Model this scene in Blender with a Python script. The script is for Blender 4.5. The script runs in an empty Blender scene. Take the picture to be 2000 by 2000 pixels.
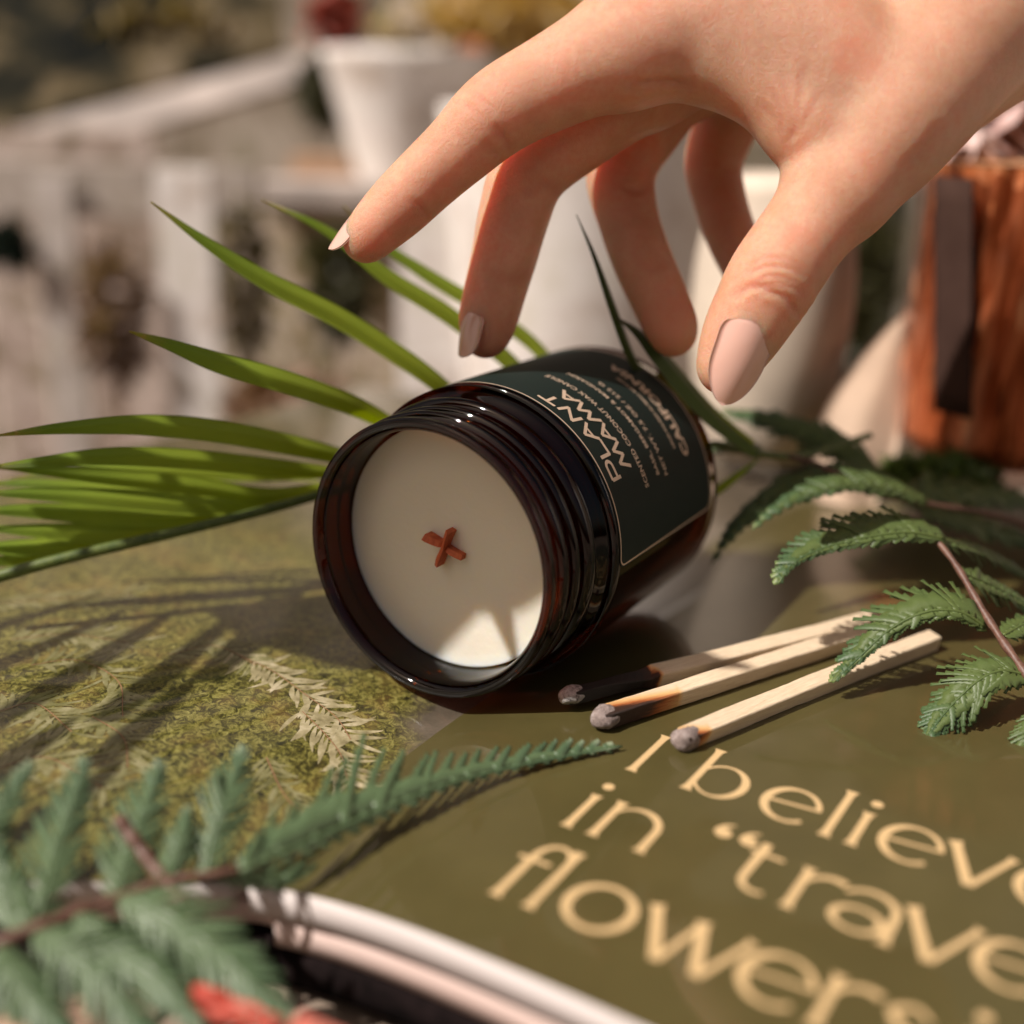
import bpy, math, random
import numpy as np
from mathutils import Vector, Matrix
random.seed(7); rng = np.random.default_rng(7)
S = 0.01                                   # authoring unit is the centimetre, Blender unit the metre
scn = bpy.context.scene

# ------------------------------------------------------------------ camera
PITCH, FL, CH, ROLL = 0.32782, 2.29975, 11.25639, 0.02558
F_ = np.array([0, math.cos(PITCH), -math.sin(PITCH)])
R0 = np.array([1., 0, 0]); U0 = np.cross(R0, F_)
R_ = R0*math.cos(ROLL) + U0*math.sin(ROLL); U_ = -R0*math.sin(ROLL) + U0*math.cos(ROLL)
CAM = np.array([0, 0, CH])
cd = bpy.data.cameras.new('camera'); cam = bpy.data.objects.new('camera', cd); scn.collection.objects.link(cam)
cam.matrix_world = Matrix(((R_[0], U_[0], -F_[0], 0), (R_[1], U_[1], -F_[1], 0), (R_[2], U_[2], -F_[2], CH*S), (0, 0, 0, 1)))
cd.sensor_width = 36; cd.lens = 36*FL/2; cd.clip_start = 0.02; cd.clip_end = 50
cd.dof.use_dof = True; cd.dof.focus_distance = 0.233; cd.dof.aperture_fstop = cd.lens/8.2; cd.dof.aperture_blades = 0
scn.camera = cam

# ------------------------------------------------------------------ sun, sky, exposure
SUN = np.array([-0.60, -0.29, 0.75]); SUN = SUN/np.linalg.norm(SUN)
ld = bpy.data.lights.new('sun', 'SUN'); ld.energy = 5.0; ld.angle = math.radians(0.8); ld.color = (1, 0.93, 0.86)
lo = bpy.data.objects.new('sun', ld); scn.collection.objects.link(lo)
lo.rotation_euler = Vector(SUN).to_track_quat('Z', 'Y').to_euler()
w = bpy.data.worlds.new('World'); scn.world = w; w.use_nodes = True
nt = w.node_tree; bg = nt.nodes['Background']
sky = nt.nodes.new('ShaderNodeTexSky'); sky.sky_type = 'NISHITA'; sky.sun_disc = False
sky.sun_elevation = math.asin(SUN[2]); sky.sun_rotation = math.atan2(SUN[0], SUN[1]); sky.dust_density = 4; sky.ozone_density = 0.6
mx = nt.nodes.new('ShaderNodeMix'); mx.data_type = 'RGBA'; mx.blend_type = 'MULTIPLY'; mx.inputs[0].default_value = 1
mx.inputs[7].default_value = (1.0, 0.87, 0.75, 1)          # camera white balance of the warm photograph
nt.links.new(sky.outputs[0], mx.inputs[6]); nt.links.new(mx.outputs[2], bg.inputs[0])
bg.inputs[1].default_value = 0.055
scn.view_settings.view_transform = 'Standard'; scn.view_settings.look = 'None'
scn.view_settings.exposure = 0.24; scn.view_settings.gamma = 1
scn.cycles.use_denoising = True; scn.cycles.max_bounces = 10; scn.cycles.transparent_max_bounces = 24
scn.cycles.sample_clamp_indirect = 4; scn.cycles.caustics_reflective = False; scn.cycles.caustics_refractive = False
scn.unit_settings.system = 'METRIC'

# ------------------------------------------------------------------ maths helpers
def P(px, py, d):                          # the point seen at (px, py) of the 2000 px photograph, d cm along the view axis
    return CAM + d*(F_ + (px-1000)/1000/FL*R_ - (py-1000)/1000/FL*U_)
def PZ(px, py, z=0.0):
    v = F_ + (px-1000)/1000/FL*R_ - (py-1000)/1000/FL*U_
    return CAM + v*(z-CH)/v[2]
def proj(V):
    d = V-CAM; q = d@F_
    return np.stack([1000+1000*FL*(d@R_)/q, 1000-1000*FL*(d@U_)/q, q], -1)
def nrm(v): return v/np.maximum(np.linalg.norm(v, axis=-1, keepdims=True), 1e-9)
def catmull(pts, n):
    p = np.asarray(pts, float); p = np.vstack([2*p[0]-p[1], p, 2*p[-1]-p[-2]])
    out = []
    for i in range(1, len(p)-2):
        t = np.linspace(0, 1, n, endpoint=False)[:, None]
        a, b, c, d = p[i-1], p[i], p[i+1], p[i+2]
        out.append(0.5*((2*b)+(-a+c)*t+(2*a-5*b+4*c-d)*t**2+(-a+3*b-3*c+d)*t**3))
    out.append(p[-2][None]); return np.vstack(out)
def resample(pts, n):
    d = np.r_[0, np.cumsum(np.linalg.norm(np.diff(pts, axis=0), axis=1))]
    t = np.linspace(0, d[-1], n)
    return np.stack([np.interp(t, d, pts[:, k]) for k in range(pts.shape[1])], 1)

# page frame: e along the baselines, n towards the top of the magazine
BE = -0.56445; E2 = np.array([math.cos(BE), math.sin(BE)]); N2 = np.array([-E2[1], E2[0]])
SG, TN, TF = -12.25, 11.37, 38.0           # gutter, near edge, far edge
def skew(s, t):
    d = np.clip(SG-np.asarray(s, float), 0, 7); return t-1.0*d*np.clip(1-(np.asarray(t, float)-TN)/6., 0, 1)
def page_z(s, t):
    s = np.asarray(s, float); t = np.asarray(t, float)
    q_ = np.clip((17-t)/5.6, 0, 1); D = .45 + .25*q_; d = np.abs(s-SG)
    zr = .12-(D+.12)*np.exp(-(d/(1.4+.9*q_))**1.2); zl = .10-(D+.10)*np.exp(-(d/2.6)**1.5)
    return np.where(s >= SG, zr, zl)
def st2w(s, t, dz=0.0):
    s = np.asarray(s, float); t = np.asarray(t, float)
    return np.stack([s*E2[0]+t*N2[0], s*E2[1]+t*N2[1], page_z(s, t)+dz], -1)
def px2st(px, py):
    z = 0.1
    for _ in range(12):
        p = PZ(px, py, z)[:2]; s, t = p@E2, p@N2; z = .5*z+.5*float(page_z(s, t))
    return s, t

# ------------------------------------------------------------------ object helpers
def origin(o):
    v = np.zeros(3)
    while o is not None: v += np.array(o.location)/S; o = o.parent
    return v
def thing(name, label, cat, loc=(0, 0, 0), group=None, kind=None):
    o = bpy.data.objects.new(name, None); scn.collection.objects.link(o)
    o.location = [c*S for c in loc]; o.empty_display_size = .01; o['label'] = label; o['category'] = cat
    if group: o['group'] = group
    if kind: o['kind'] = kind
    return o
def obj(name, V, Fc, m, parent=None, uv=None, smooth=True, att=None, label=None):
    me = bpy.data.meshes.new(name); V = np.asarray(V, float); V0 = (V-origin(parent))*S
    me.from_pydata(V0.tolist(), [], [tuple(int(i) for i in f) for f in Fc])
    if uv is not None:
        l = me.uv_layers.new(name='uv'); idx = np.empty(len(me.loops), int); me.loops.foreach_get('vertex_index', idx)
        l.data.foreach_set('uv', np.asarray(uv, float)[idx].ravel())
    if att is not None:
        a = me.attributes.new('att', 'FLOAT', 'POINT'); a.data.foreach_set('value', np.asarray(att, float))
    if smooth: me.polygons.foreach_set('use_smooth', [True]*len(me.polygons))
    me.update(); o = bpy.data.objects.new(name, me); scn.collection.objects.link(o)
    if m: me.materials.append(m)
    o.parent = parent
    if label: o['label'] = label
    return o
def tag(o, label, cat=None, kind=None, group=None):
    o['label'] = label
    if cat: o['category'] = cat
    if kind: o['kind'] = kind
    if group: o['group'] = group
    return o
def grid_faces(nu, nv, wrap=False, off=0):
    f = []
    for i in range(nu-1):
        for j in range(nv if wrap else nv-1):
            k = (j+1) % nv; f.append((off+i*nv+j, off+(i+1)*nv+j, off+(i+1)*nv+k, off+i*nv+k))
    return f
def tube(pts, rad, seg=10, cap=True):
    pts = np.asarray(pts, float); n = len(pts); rad = np.broadcast_to(rad, (n,))
    T = nrm(np.gradient(pts, axis=0)); ref = np.array([0, 0, 1.]) if abs(T[0][2]) < .9 else np.array([1., 0, 0])
    V = []
    for i in range(n):
        B = nrm(np.cross(T[i], ref)); N = np.cross(B, T[i]); th = np.linspace(0, 2*np.pi, seg, endpoint=False)
        V.append(pts[i]+rad[i]*(np.cos(th)[:, None]*B+np.sin(th)[:, None]*N))
    V = np.vstack(V); Fc = grid_faces(n, seg, True)
    if cap: Fc += [tuple(range(seg)), tuple(reversed(range((n-1)*seg, n*seg)))]
    return V, Fc
def join(parts):
    V, Fc, o = [], [], 0
    for v, f in parts:
        V.append(v); Fc += [tuple(i+o for i in g) for g in f]; o += len(v)
    return np.vstack(V), Fc
def box(c, h, ax=None):
    ax = np.eye(3) if ax is None else np.asarray(ax)
    V = np.array([[x, y, z] for x in (-1, 1) for y in (-1, 1) for z in (-1, 1)], float)*np.asarray(h)
    V = V@ax+np.asarray(c)
    return V, [(0, 1, 3, 2), (4, 6, 7, 5), (0, 4, 5, 1), (2, 3, 7, 6), (0, 2, 6, 4), (1, 5, 7, 3)]
def bevel(o, wd, seg=2):
    b = o.modifiers.new('bevel', 'BEVEL'); b.width = wd*S; b.segments = seg; b.limit_method = 'ANGLE'; return o
def lathe(prof, c, a, s, u, seg=160, mod=None):
    V = []; th = np.linspace(0, 2*np.pi, seg, endpoint=False)
    for ax, r in prof:
        axx = ax+(mod(ax, th) if mod else 0)
        V.append(c+np.outer(np.broadcast_to(axx, (seg,)), a)+r*(np.cos(th)[:, None]*s+np.sin(th)[:, None]*u))
    return np.vstack(V), grid_faces(len(prof), seg, True)

# ------------------------------------------------------------------ materials
class M:
    def __init__(s, name, **k):
        s.m = bpy.data.materials.new(name); s.m.use_nodes = True; s.n = s.m.node_tree.nodes; s.l = s.m.node_tree.links
        s.b = s.n['Principled BSDF']; s.tc = None
        for a, v in k.items(): s.set(a, v)
    def set(s, a, v):
        i = s.b.inputs[a.replace('_', ' ')]
        if isinstance(v, (tuple, list)) and len(v) == 3 and i.type == 'RGBA': v = (*v, 1)
        i.default_value = v
    def coord(s, kind='Object', scale=100.0):
        tc = s.n.new('ShaderNodeTexCoord'); mp = s.n.new('ShaderNodeMapping'); s.l.new(tc.outputs[kind], mp.inputs[0])
        mp.inputs['Scale'].default_value = (scale,)*3 if not isinstance(scale, tuple) else scale
        return mp.outputs[0]
    def noise(s, co, sc, det=4, rough=.6, dist=0):
        n = s.n.new('ShaderNodeTexNoise'); n.inputs['Scale'].default_value = sc; n.inputs['Detail'].default_value = det
        n.inputs['Roughness'].default_value = rough; n.inputs['Distortion'].default_value = dist; s.l.new(co, n.inputs['Vector']); return n.outputs[0]
    def ramp(s, f, stops, interp='LINEAR'):
        r = s.n.new('ShaderNodeValToRGB'); r.color_ramp.interpolation = interp
        while len(r.color_ramp.elements) < len(stops): r.color_ramp.elements.new(.5)
        for e, (p, c) in zip(r.color_ramp.elements, stops):
            e.position = p; e.color = (*c, 1) if len(c) == 3 else c
        s.l.new(f, r.inputs[0]); return r.outputs[0]
    def mix(s, f, a, b, mode='MIX'):
        n = s.n.new('ShaderNodeMix'); n.data_type = 'RGBA'; n.blend_type = mode
        for i, v in ((0, f), (6, a), (7, b)):
            if hasattr(v, 'links') or hasattr(v, 'is_linked'): s.l.new(v, n.inputs[i])
            else: n.inputs[i].default_value = v if not isinstance(v, tuple) else (*v, 1)
        return n.outputs[2]
    def math(s, op, a, b=None):
        n = s.n.new('ShaderNodeMath'); n.operation = op
        for i, v in ((0, a), (1, b)):
            if v is None: continue
            if hasattr(v, 'is_linked'): s.l.new(v, n.inputs[i])
            else: n.inputs[i].default_value = v
        return n.outputs[0]
    def col(s, c): s.l.new(c, s.b.inputs['Base Color']); return s
    def bump(s, h, dist=.01, st=1.0):
        n = s.n.new('ShaderNodeBump'); n.inputs['Distance'].default_value = dist*S; n.inputs['Strength'].default_value = st
        s.l.new(h, n.inputs['Height']); s.l.new(n.outputs[0], s.b.inputs['Normal']); return s
    def attr(s, name='att'):
        n = s.n.new('ShaderNodeAttribute'); n.attribute_name = name; return n.outputs['Fac']
    def uvxy(s):
        tc = s.n.new('ShaderNodeTexCoord'); x = s.n.new('ShaderNodeSeparateXYZ'); s.l.new(tc.outputs['UV'], x.inputs[0]); return x.outputs
def blotch(name, stops, sc=1.5, rough=.6, scale=100, bump=0, det=5, **k):
    m = M(name, Roughness=rough, **k); n = m.noise(m.coord(scale=scale), sc, det); m.col(m.ramp(n, stops))
    if bump: m.bump(n, bump)
    return m.m

# skin
sk = M('skin', Roughness=.36, Subsurface_Weight=.95, Subsurface_Radius=(1.0, .22, .09), Subsurface_Scale=.013, Specular_IOR_Level=.6)
co = sk.coord(); n1 = sk.noise(co, .9, 4, .6); n2 = sk.noise(co, 9, 5, .7); n3 = sk.noise(co, 45, 3, .7)
c1 = sk.ramp(n1, [(.35, (.56, .305, .185)), (.55, (.64, .37, .24)), (.7, (.66, .305, .185))])
c2 = sk.mix(sk.math('MULTIPLY', sk.ramp(n2, [(.42, (0, 0, 0)), (.7, (1, 1, 1))]), .5), c1, (.60, .24, .15))
c3 = sk.mix(sk.math('MULTIPLY', sk.attr(), .75), c2, (.50, .17, .09)); sk.col(c3)
vo = sk.n.new('ShaderNodeTexVoronoi'); vo.inputs['Scale'].default_value = 26; sk.l.new(sk.coord(scale=(100., 100., 60.)), vo.inputs['Vector'])
sk.bump(sk.math('ADD', sk.math('MULTIPLY', vo.outputs[0], .5), sk.math('ADD', n3, sk.math('MULTIPLY', n2, .8))), .020, .9)
SKIN = sk.m
NAIL = M('nail_polish', Base_Color=(.78, .43, .35), Roughness=.14, Coat_Weight=.8, Coat_Roughness=.04, Subsurface_Weight=.3, Subsurface_Scale=.003, Subsurface_Radius=(1, .5, .35)).m

# amber glass: thin walls that tint the light passing straight through and reflect by Fresnel
def thin_glass(name, tint, rough=.03, f0=.045):
    m = M(name); n, l = m.n, m.l; n.remove(m.b)
    tr = n.new('ShaderNodeBsdfTransparent'); tr.inputs[0].default_value = (*tint, 1)
    gl = n.new('ShaderNodeBsdfGlossy'); gl.inputs['Roughness'].default_value = rough
    lw = n.new('ShaderNodeLayerWeight'); lw.inputs[0].default_value = .5; fo = m.math('ADD', m.math('MULTIPLY', m.math('POWER', lw.outputs['Facing'], 5.), .9), f0)
    mxs = n.new('ShaderNodeMixShader'); l.new(fo, mxs.inputs[0]); l.new(tr.outputs[0], mxs.inputs[1]); l.new(gl.outputs[0], mxs.inputs[2])
    l.new(mxs.outputs[0], n['Material Output'].inputs[0])
    return m.m
AMBER = thin_glass('amber_glass', (.25, .078, .018), .04, .042)
WAX = M('candle_wax', Base_Color=(.80, .73, .62), Roughness=.33, Subsurface_Weight=.8, Subsurface_Radius=(1, .7, .42), Subsurface_Scale=.006, Specular_IOR_Level=.4)
WAX.bump(WAX.math('ADD', WAX.noise(WAX.coord(), 1.2, 3), WAX.math('MULTIPLY', WAX.noise(WAX.coord(), 8, 4), .25)), .04, .7); WAX = WAX.m
wk = M('wick_wood', Roughness=.7); n = wk.noise(wk.coord(scale=(400., 400., 40.)), 1.5, 4)
WICK = wk.col(wk.ramp(n, [(.3, (.38, .06, .018)), (.7, (.66, .16, .055))])).m
lb = M('label_paper', Roughness=.6, Specular_IOR_Level=.15); n = lb.noise(lb.coord(), 30, 3)
LABEL = lb.col(lb.ramp(n, [(.3, (.008, .015, .013)), (.7, (.012, .021, .018))])).m
INK = M('beige_ink', Base_Color=(.56, .42, .31), Roughness=.5).m
GOLD = M('page_lettering_ink', Base_Color=(.62, .43, .215), Roughness=.38, Coat_Weight=.3, Coat_Roughness=.2).m

# olive page
pg = M('olive_page', Roughness=.42, Coat_Weight=.8, Coat_Roughness=.05, Specular_IOR_Level=.4); co = pg.coord('UV', 10.)
n1 = pg.noise(co, .5, 4, .6); n2 = pg.noise(co, 7, 5, .75)
cc = pg.ramp(n1, [(.3, (.066, .055, .017)), (.7, (.086, .071, .023))]); cc = pg.mix(pg.math('MULTIPLY', n2, .25), cc, (.085, .062, .022))
pg.col(cc); wv = pg.noise(co, .35, 2); pg.bump(wv, .03, .4)
OLIVE = pg.m
pe = M('page_edges', Roughness=.75); co = pe.coord(scale=(20., 20., 3000.)); n = pe.noise(co, 1, 3)
PEDGE = pe.col(pe.ramp(n, [(.3, (.50, .44, .42)), (.7, (.66, .60, .58))])).m
pe = M('pink_page_edges', Roughness=.75); co = pe.coord(scale=(20., 20., 3000.)); n = pe.noise(co, 1, 3)
PEDGE2 = pe.col(pe.ramp(n, [(.3, (.50, .36, .32)), (.7, (.66, .52, .47))])).m
# photo page: mossy ground printed on the left, grey stone by the gutter (uv in decimetres along s and t)
ph = M('photo_page', Roughness=.4, Coat_Weight=1.0, Coat_Roughness=.035, Coat_IOR=1.65, Specular_IOR_Level=.5); co = ph.coord('UV', 10.)
x, y, _ = ph.uvxy()
fine = ph.noise(co, 5.5, 6, .8, 1.2); mid = ph.noise(co, .9, 5, .65, .4); big = ph.noise(co, .35, 3)
moss = ph.ramp(fine, [(.38, (.006, .006, .002)), (.46, (.050, .045, .008)), (.53, (.18, .16, .032)), (.63, (.36, .33, .10)), (.8, (.50, .45, .2))])
moss = ph.mix(ph.math('MULTIPLY', mid, .55), moss, ph.ramp(mid, [(.38, (.012, .011, .005)), (.5, (.075, .062, .016)), (.62, (.20, .115, .035))]))
grey = ph.ramp(ph.math('ADD', ph.math('MULTIPLY', fine, .35), ph.math('MULTIPLY', mid, .65)), [(.35, (.060, .048, .034)), (.55, (.115, .092, .066)), (.7, (.17, .13, .10))])
edge = ph.math('ADD', ph.math('ADD', ph.math('ADD', x, ph.math('MULTIPLY', y, .5)), ph.math('MULTIPLY', big, .22)), ph.math('MULTIPLY', mid, .10))
msk = ph.n.new('ShaderNodeMapRange'); ph.l.new(edge, msk.inputs[0]); msk.inputs[1].default_value = -.33; msk.inputs[2].default_value = -.26
far = ph.n.new('ShaderNodeMapRange'); ph.l.new(ph.math('ADD', y, ph.math('MULTIPLY', big, .3)), far.inputs[0]); far.inputs[1].default_value = 2.30; far.inputs[2].default_value = 2.55
ms = ph.math('MAXIMUM', msk.outputs[0], ph.math('MULTIPLY', far.outputs[0], .6))
ph.col(ph.mix(ms, moss, grey)); ph.bump(ph.noise(co, .5, 2), .05, .4)
PHOTO = ph.m
PRINT = blotch('printed_leaf_green', [(.3, (.09, .085, .025)), (.5, (.19, .175, .07)), (.7, (.32, .29, .16))], 3, .45, Coat_Weight=1., Coat_Roughness=.05)
PRINT2 = blotch('printed_leaf_pale', [(.3, (.16, .13, .06)), (.5, (.34, .29, .16)), (.7, (.55, .47, .32))], 3, .45, Coat_Weight=1., Coat_Roughness=.05)
PRINTS = M('printed_stem_pink', Base_Color=(.28, .15, .08), Roughness=.45).m

def leafmat(name, base, dark, tipc, ribs=0, tl=.35, rough=.42):
    m = M(name, Roughness=rough, Specular_IOR_Level=.5); x, y, _ = m.uvxy(); co = m.coord()
    n = m.noise(co, 2.2, 5, .65); n2 = m.noise(co, 14, 3, .6)
    c = m.ramp(y, [(0, base), (.55, tuple(.6*a+.4*b for a, b in zip(base, dark))), (.88, dark), (1, tipc)])
    c = m.mix(m.math('MULTIPLY', n, .5), c, dark)
    if ribs:
        sn = m.math('SINE', m.math('MULTIPLY', x, ribs)); c = m.mix(m.math('MULTIPLY', m.math('ADD', sn, 1.), .12), c, tuple(min(1, a*1.6) for a in base)); m.bump(sn, .012, .6)
    else: m.bump(m.math('ADD', n, m.math('MULTIPLY', n2, .4)), .02, .6)
    sp = m.math('GREATER_THAN', m.math('MULTIPLY', m.noise(co, 6, 3, .7), m.math('POWER', y, 3.)), .50)
    c = m.mix(m.math('MULTIPLY', sp, .8), c, tipc)
    m.col(c); n_, l = m.n, m.l; tb = n_.new('ShaderNodeBsdfTranslucent'); mt = m.mix(1., c, (1.6, 1.5, .45), 'MULTIPLY'); l.new(mt, tb.inputs[0])
    ms = n_.new('ShaderNodeMixShader'); ms.inputs[0].default_value = tl; l.new(m.b.outputs[0], ms.inputs[1]); l.new(tb.outputs[0], ms.inputs[2])
    l.new(ms.outputs[0], n_['Material Output'].inputs[0]); return m.m
PALM = leafmat('palm_leaf', (.43, .48, .055), (.22, .34, .045), (.50, .42, .14), 30, .55)
PALMD = leafmat('dark_palm_leaf', (.10, .17, .02), (.018, .045, .012), (.12, .12, .04), 38, .25)
FERN = leafmat('fern_leaf', (.125, .155, .033), (.055, .105, .042), (.19, .24, .08), 0, .18, .48)
FERNB = leafmat('blue_green_fern_leaf', (.14, .20, .09), (.095, .155, .08), (.38, .45, .30), 0, .25, .38)
STEM = blotch('brown_stem', [(.3, (.07, .028, .018)), (.7, (.17, .085, .055))], 6, .5, bump=.02)
RACHIS = blotch('green_rachis', [(.3, (.05, .08, .015)), (.7, (.13, .16, .035))], 5, .45)

# =================================================================== SETTING
TZ = -2.6
tb = M('weathered_table', Roughness=.6); co = tb.coord(); n = tb.noise(co, .12, 5, .7, .6); n2 = tb.noise(co, 1.1, 4)
TABLE = tb.col(tb.mix(tb.math('MULTIPLY', n2, .5), tb.ramp(n, [(.32, (.03, .022, .014)), (.45, (.14, .10, .07)), (.55, (.30, .23, .18)), (.66, (.10, .09, .05))]), (.16, .11, .07))).m
g = np.linspace(0, 1, 2)
o = obj('tabletop', *box((0, -5, TZ-1.5), (110, 50, 1.5)), TABLE, smooth=False); bevel(o, .3); tag(o, 'brown mottled tabletop under everything', 'table')
V = np.array([[-400, -400, -75], [400, -400, -75], [400, 400, -75], [-400, 400, -75]]); o = obj('ground', V, [(0, 1, 2, 3)], TABLE, smooth=False); tag(o, 'brown mottled ground beyond the tabletop', kind='structure')
bw = M('backdrop_wall', Roughness=.8); co = bw.coord(); n = bw.noise(co, .09, 4, .6, .8); n2 = bw.noise(co, .3, 4, .7)
BWALL = bw.col(bw.mix(bw.math('MULTIPLY', n2, .45), bw.ramp(n, [(.34, (.14, .12, .07)), (.45, (.30, .24, .18)), (.55, (.52, .44, .37)), (.66, (.24, .21, .13))]), (.12, .10, .06))).m
o = obj('backdrop_wall', *box((0, 150, 20), (170, 1.5, 96)), BWALL, smooth=False); tag(o, 'blurred taupe brown wall behind the table', kind='structure')

o = obj('bounce_wall', *box((58, 42, -13), (1, 60, 62)), M('bounce_wall_plaster', Base_Color=(.34, .28, .23), Roughness=.9).m, smooth=False); tag(o, 'brown wall added out of view at right to bounce light', kind='structure')  # unseen wall added to reflect and fill light from the right
cu = []
for i in range(40):
    for z in (-2.6, 42): cu.append((56.2+.5*math.sin(i*.9), -18+i*.6, z))
o = obj('white_reflector', cu, grid_faces(40, 2), M('reflector_white', Base_Color=(.88, .85, .82), Roughness=.9).m); tag(o, 'white curtain sheet added out of view at right for highlights on the jar', 'reflector'); o.modifiers.new('t', 'SOLIDIFY').thickness = .002  # unseen white sheet put in to reflect bright arcs on the jar

# =================================================================== MAGAZINE
MO = st2w(SG, TN, 0.); mag = thing('magazine', 'open glossy magazine with an olive lettered page and a mossy photo page', 'magazine', MO)
def sheet(s0, s1, t0, t1, ns, nt_, dz=0., fn=None):
    s = np.linspace(s0, s1, ns); t = np.linspace(t0, t1, nt_); A, B = np.meshgrid(s, t, indexing='ij')
    B = skew(A, B); V = st2w(A.ravel(), B.ravel(), dz); uv = np.stack([A.ravel()*.1, B.ravel()*.1], 1)
    return V, grid_faces(ns, nt_), uv
def flip(Fc): return [tuple(reversed(f)) for f in Fc]
SR = SG+21; SL = SG-19.5
V, f, uv = sheet(SG, SR, TN, TF, 130, 60); obj('right_page', V, f, OLIVE, mag, uv, label='olive green page with gold lettering')
V, f, uv = sheet(SL, SG, TN, TF, 120, 60); obj('left_page', V, f, PHOTO, mag, uv, label='page with a photo of moss and drooping leaves')
def block(s0, s1, t0, t1, top, bot, inset=0.0, n=120):
    # closed slab under a page: front face, far face, ends and underside
    s = np.linspace(s0, s1, n); V = []
    for ss in s:
        for (t, dz) in ((t0, top), (t0, (top+bot)/2+.0), (t0+inset, bot), (t1, bot), (t1, top)): V.append(st2w(ss, float(skew(ss, t)), dz))
    f = grid_faces(n, 5, True); f += [(0, 1, 2, 3, 4), tuple(reversed(range(5*n-5, 5*n)))]
    return np.array(V), f
V, f = block(SG+.15, SR, TN+.01, TF, -.02, -.60); obj('page_block', V, f, PEDGE, mag)
V, f = block(SL, SG-.15, TN+.01, TF, -.02, -.42); obj('page_block', V, f, PEDGE, mag)
M2 = thing('magazine', 'second magazine with pinkish page edges lying under the open one', 'magazine', st2w(SG, TN, -.6))
V, f = block(SG+.6, SR, TN+.12, TF, -.74, -1.22); obj('page_block', V, f, PEDGE2, M2)
V, f = block(SL, SG+.45, TN+.3, TF, -.56, -1.0); obj('page_block', V, f, PEDGE2, M2, label='left half of the lower magazine')
ck = M('dark_cover', Base_Color=(.012, .010, .010), Roughness=.4).m
V, f = block(SL, SR, TN+.05, TF, -1.3, -1.9); t3 = obj('folded_dark_cloth', V, f, blotch('dark_cloth', [(.3, (.004, .003, .003)), (.7, (.014, .009, .009))], 3, 1., Specular_IOR_Level=.05), None); tag(t3, 'nearly black folded cloth wad supporting the two magazines', 'cloth')

# ---- lettering on the olive page: strokes with flared ends, laid on the page surface
class Ink:
    def __init__(s): s.V, s.F, s.k, s.n, s.f = [], [], 0, 0, 1.
    def stroke(s, pts, wd, closed=False):
        p = np.asarray(pts, float); n = len(p); wd = np.broadcast_to(np.asarray(wd, float)*s.f, (n,))
        if closed: T = np.roll(p, -1, 0)-np.roll(p, 1, 0)
        else: T = np.gradient(p, axis=0)
        T = nrm(T); N = np.stack([-T[:, 1], T[:, 0]], 1); s.k += 1; z = np.full((n, 1), s.k % 9)
        s.V.append(np.hstack([np.stack([p+N*wd[:, None]/2, p-N*wd[:, None]/2], 1).reshape(-1, 2), np.repeat(z, 2, 0)]))
        m = n if closed else n-1
        for i in range(m):
            j = (i+1) % n; s.F.append((s.n+2*i, s.n+2*i+1, s.n+2*j+1, s.n+2*j))
        s.n += 2*n
    def disc(s, c, r, ry=None):
        th = np.linspace(0, 2*np.pi, 28, endpoint=False); s.k += 1
        V = np.stack([c[0]+r*np.cos(th), c[1]+(ry or r)*np.sin(th), np.full(28, s.k % 9)], 1); s.V.append(V); s.F.append(tuple(range(s.n, s.n+28))); s.n += 28
def lerp(a, b, n=14): return np.linspace(a, b, n)
def stem(I, x, y0, y1, wd=.135, fl=.12, top=True, bot=True, x1=None, lean=0):
    n = 25; p = lerp((x, y0), (x if x1 is None else x1, y1), n); L = abs(y1-y0) if x1 is None else math.hypot(x1-x, y1-y0); d = np.linspace(0, L, n)
    wv = np.full(n, wd)
    if bot: wv += fl*np.exp(-d/.055)
    if top: wv += fl*np.exp(-(L-d)/.055)
    I.stroke(p, wv)
def arc(cx, cy, rx, ry, a0, a1, n=44):
    t = np.radians(np.linspace(a0, a1, n)); return np.stack([cx+rx*np.cos(t), cy+ry*np.sin(t)], 1), t
def ring(I, cx, cy, rx, ry, w0=.16, w1=.10):
    th = np.linspace(0, 2*np.pi, 72, endpoint=False); p = np.stack([cx+(rx-w0/2)*np.cos(th), cy+(ry-w1/2)*np.sin(th)], 1)
    I.stroke(p, w1+(w0-w1)*np.cos(th)**2, True)
X = 1.15
def g_b(I, x, y):
    stem(I, x, y, y+1.6); p, t = arc(x+.42, y+.575, .43, .53, 150, -150); I.stroke(p, .06+.10*np.clip(np.cos(t), 0, 1)**1.2)
def g_e(I, cx, y, rx=.525):
    p, t = arc(cx, y+.575, rx-.07, .53, 8, 312, 60); I.stroke(p, .075+.085*np.clip(-np.cos(t), 0, 1)+.03*np.clip(np.cos(t), 0, 1)); I.stroke(lerp((cx-rx+.1, y+.56), (cx+rx-.03, y+.66)), .07)
def g_l(I, x, y): stem(I, x, y, y+1.6)
def g_i(I, x, y): stem(I, x, y, y+1.1); I.disc((x+.03, y+1.44), .105)
def g_v(I, x0, xm, x1, y): stem(I, x0, y+1.12, y, .17, .10, top=False, x1=xm); stem(I, x1, y+1.12, y+.0, .11, .10, top=False, x1=xm+.02)
def g_n(I, x, x1, y):
    stem(I, x, y, y+1.15); r = (x1-x)/2; p, t = arc(x+r, y+.62, r, .47, 170, 0, 30); I.stroke(p, .06+.075*np.clip(np.cos(t)+.5, 0, 1)); stem(I, x1, y, y+.66, top=False)
def g_t(I, x, y):
    p = np.vstack([lerp((x, y+1.38), (x-.03, y+.4), 12), arc(x+.25, y+.36, .28, .29, 180, 300, 22)[0]]); I.stroke(p, np.r_[np.linspace(.17, .13, 12), np.linspace(.13, .07, 22)]); I.stroke(lerp((x-.18, y+1.08), (x+.38, y+1.08)), .085)
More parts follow.
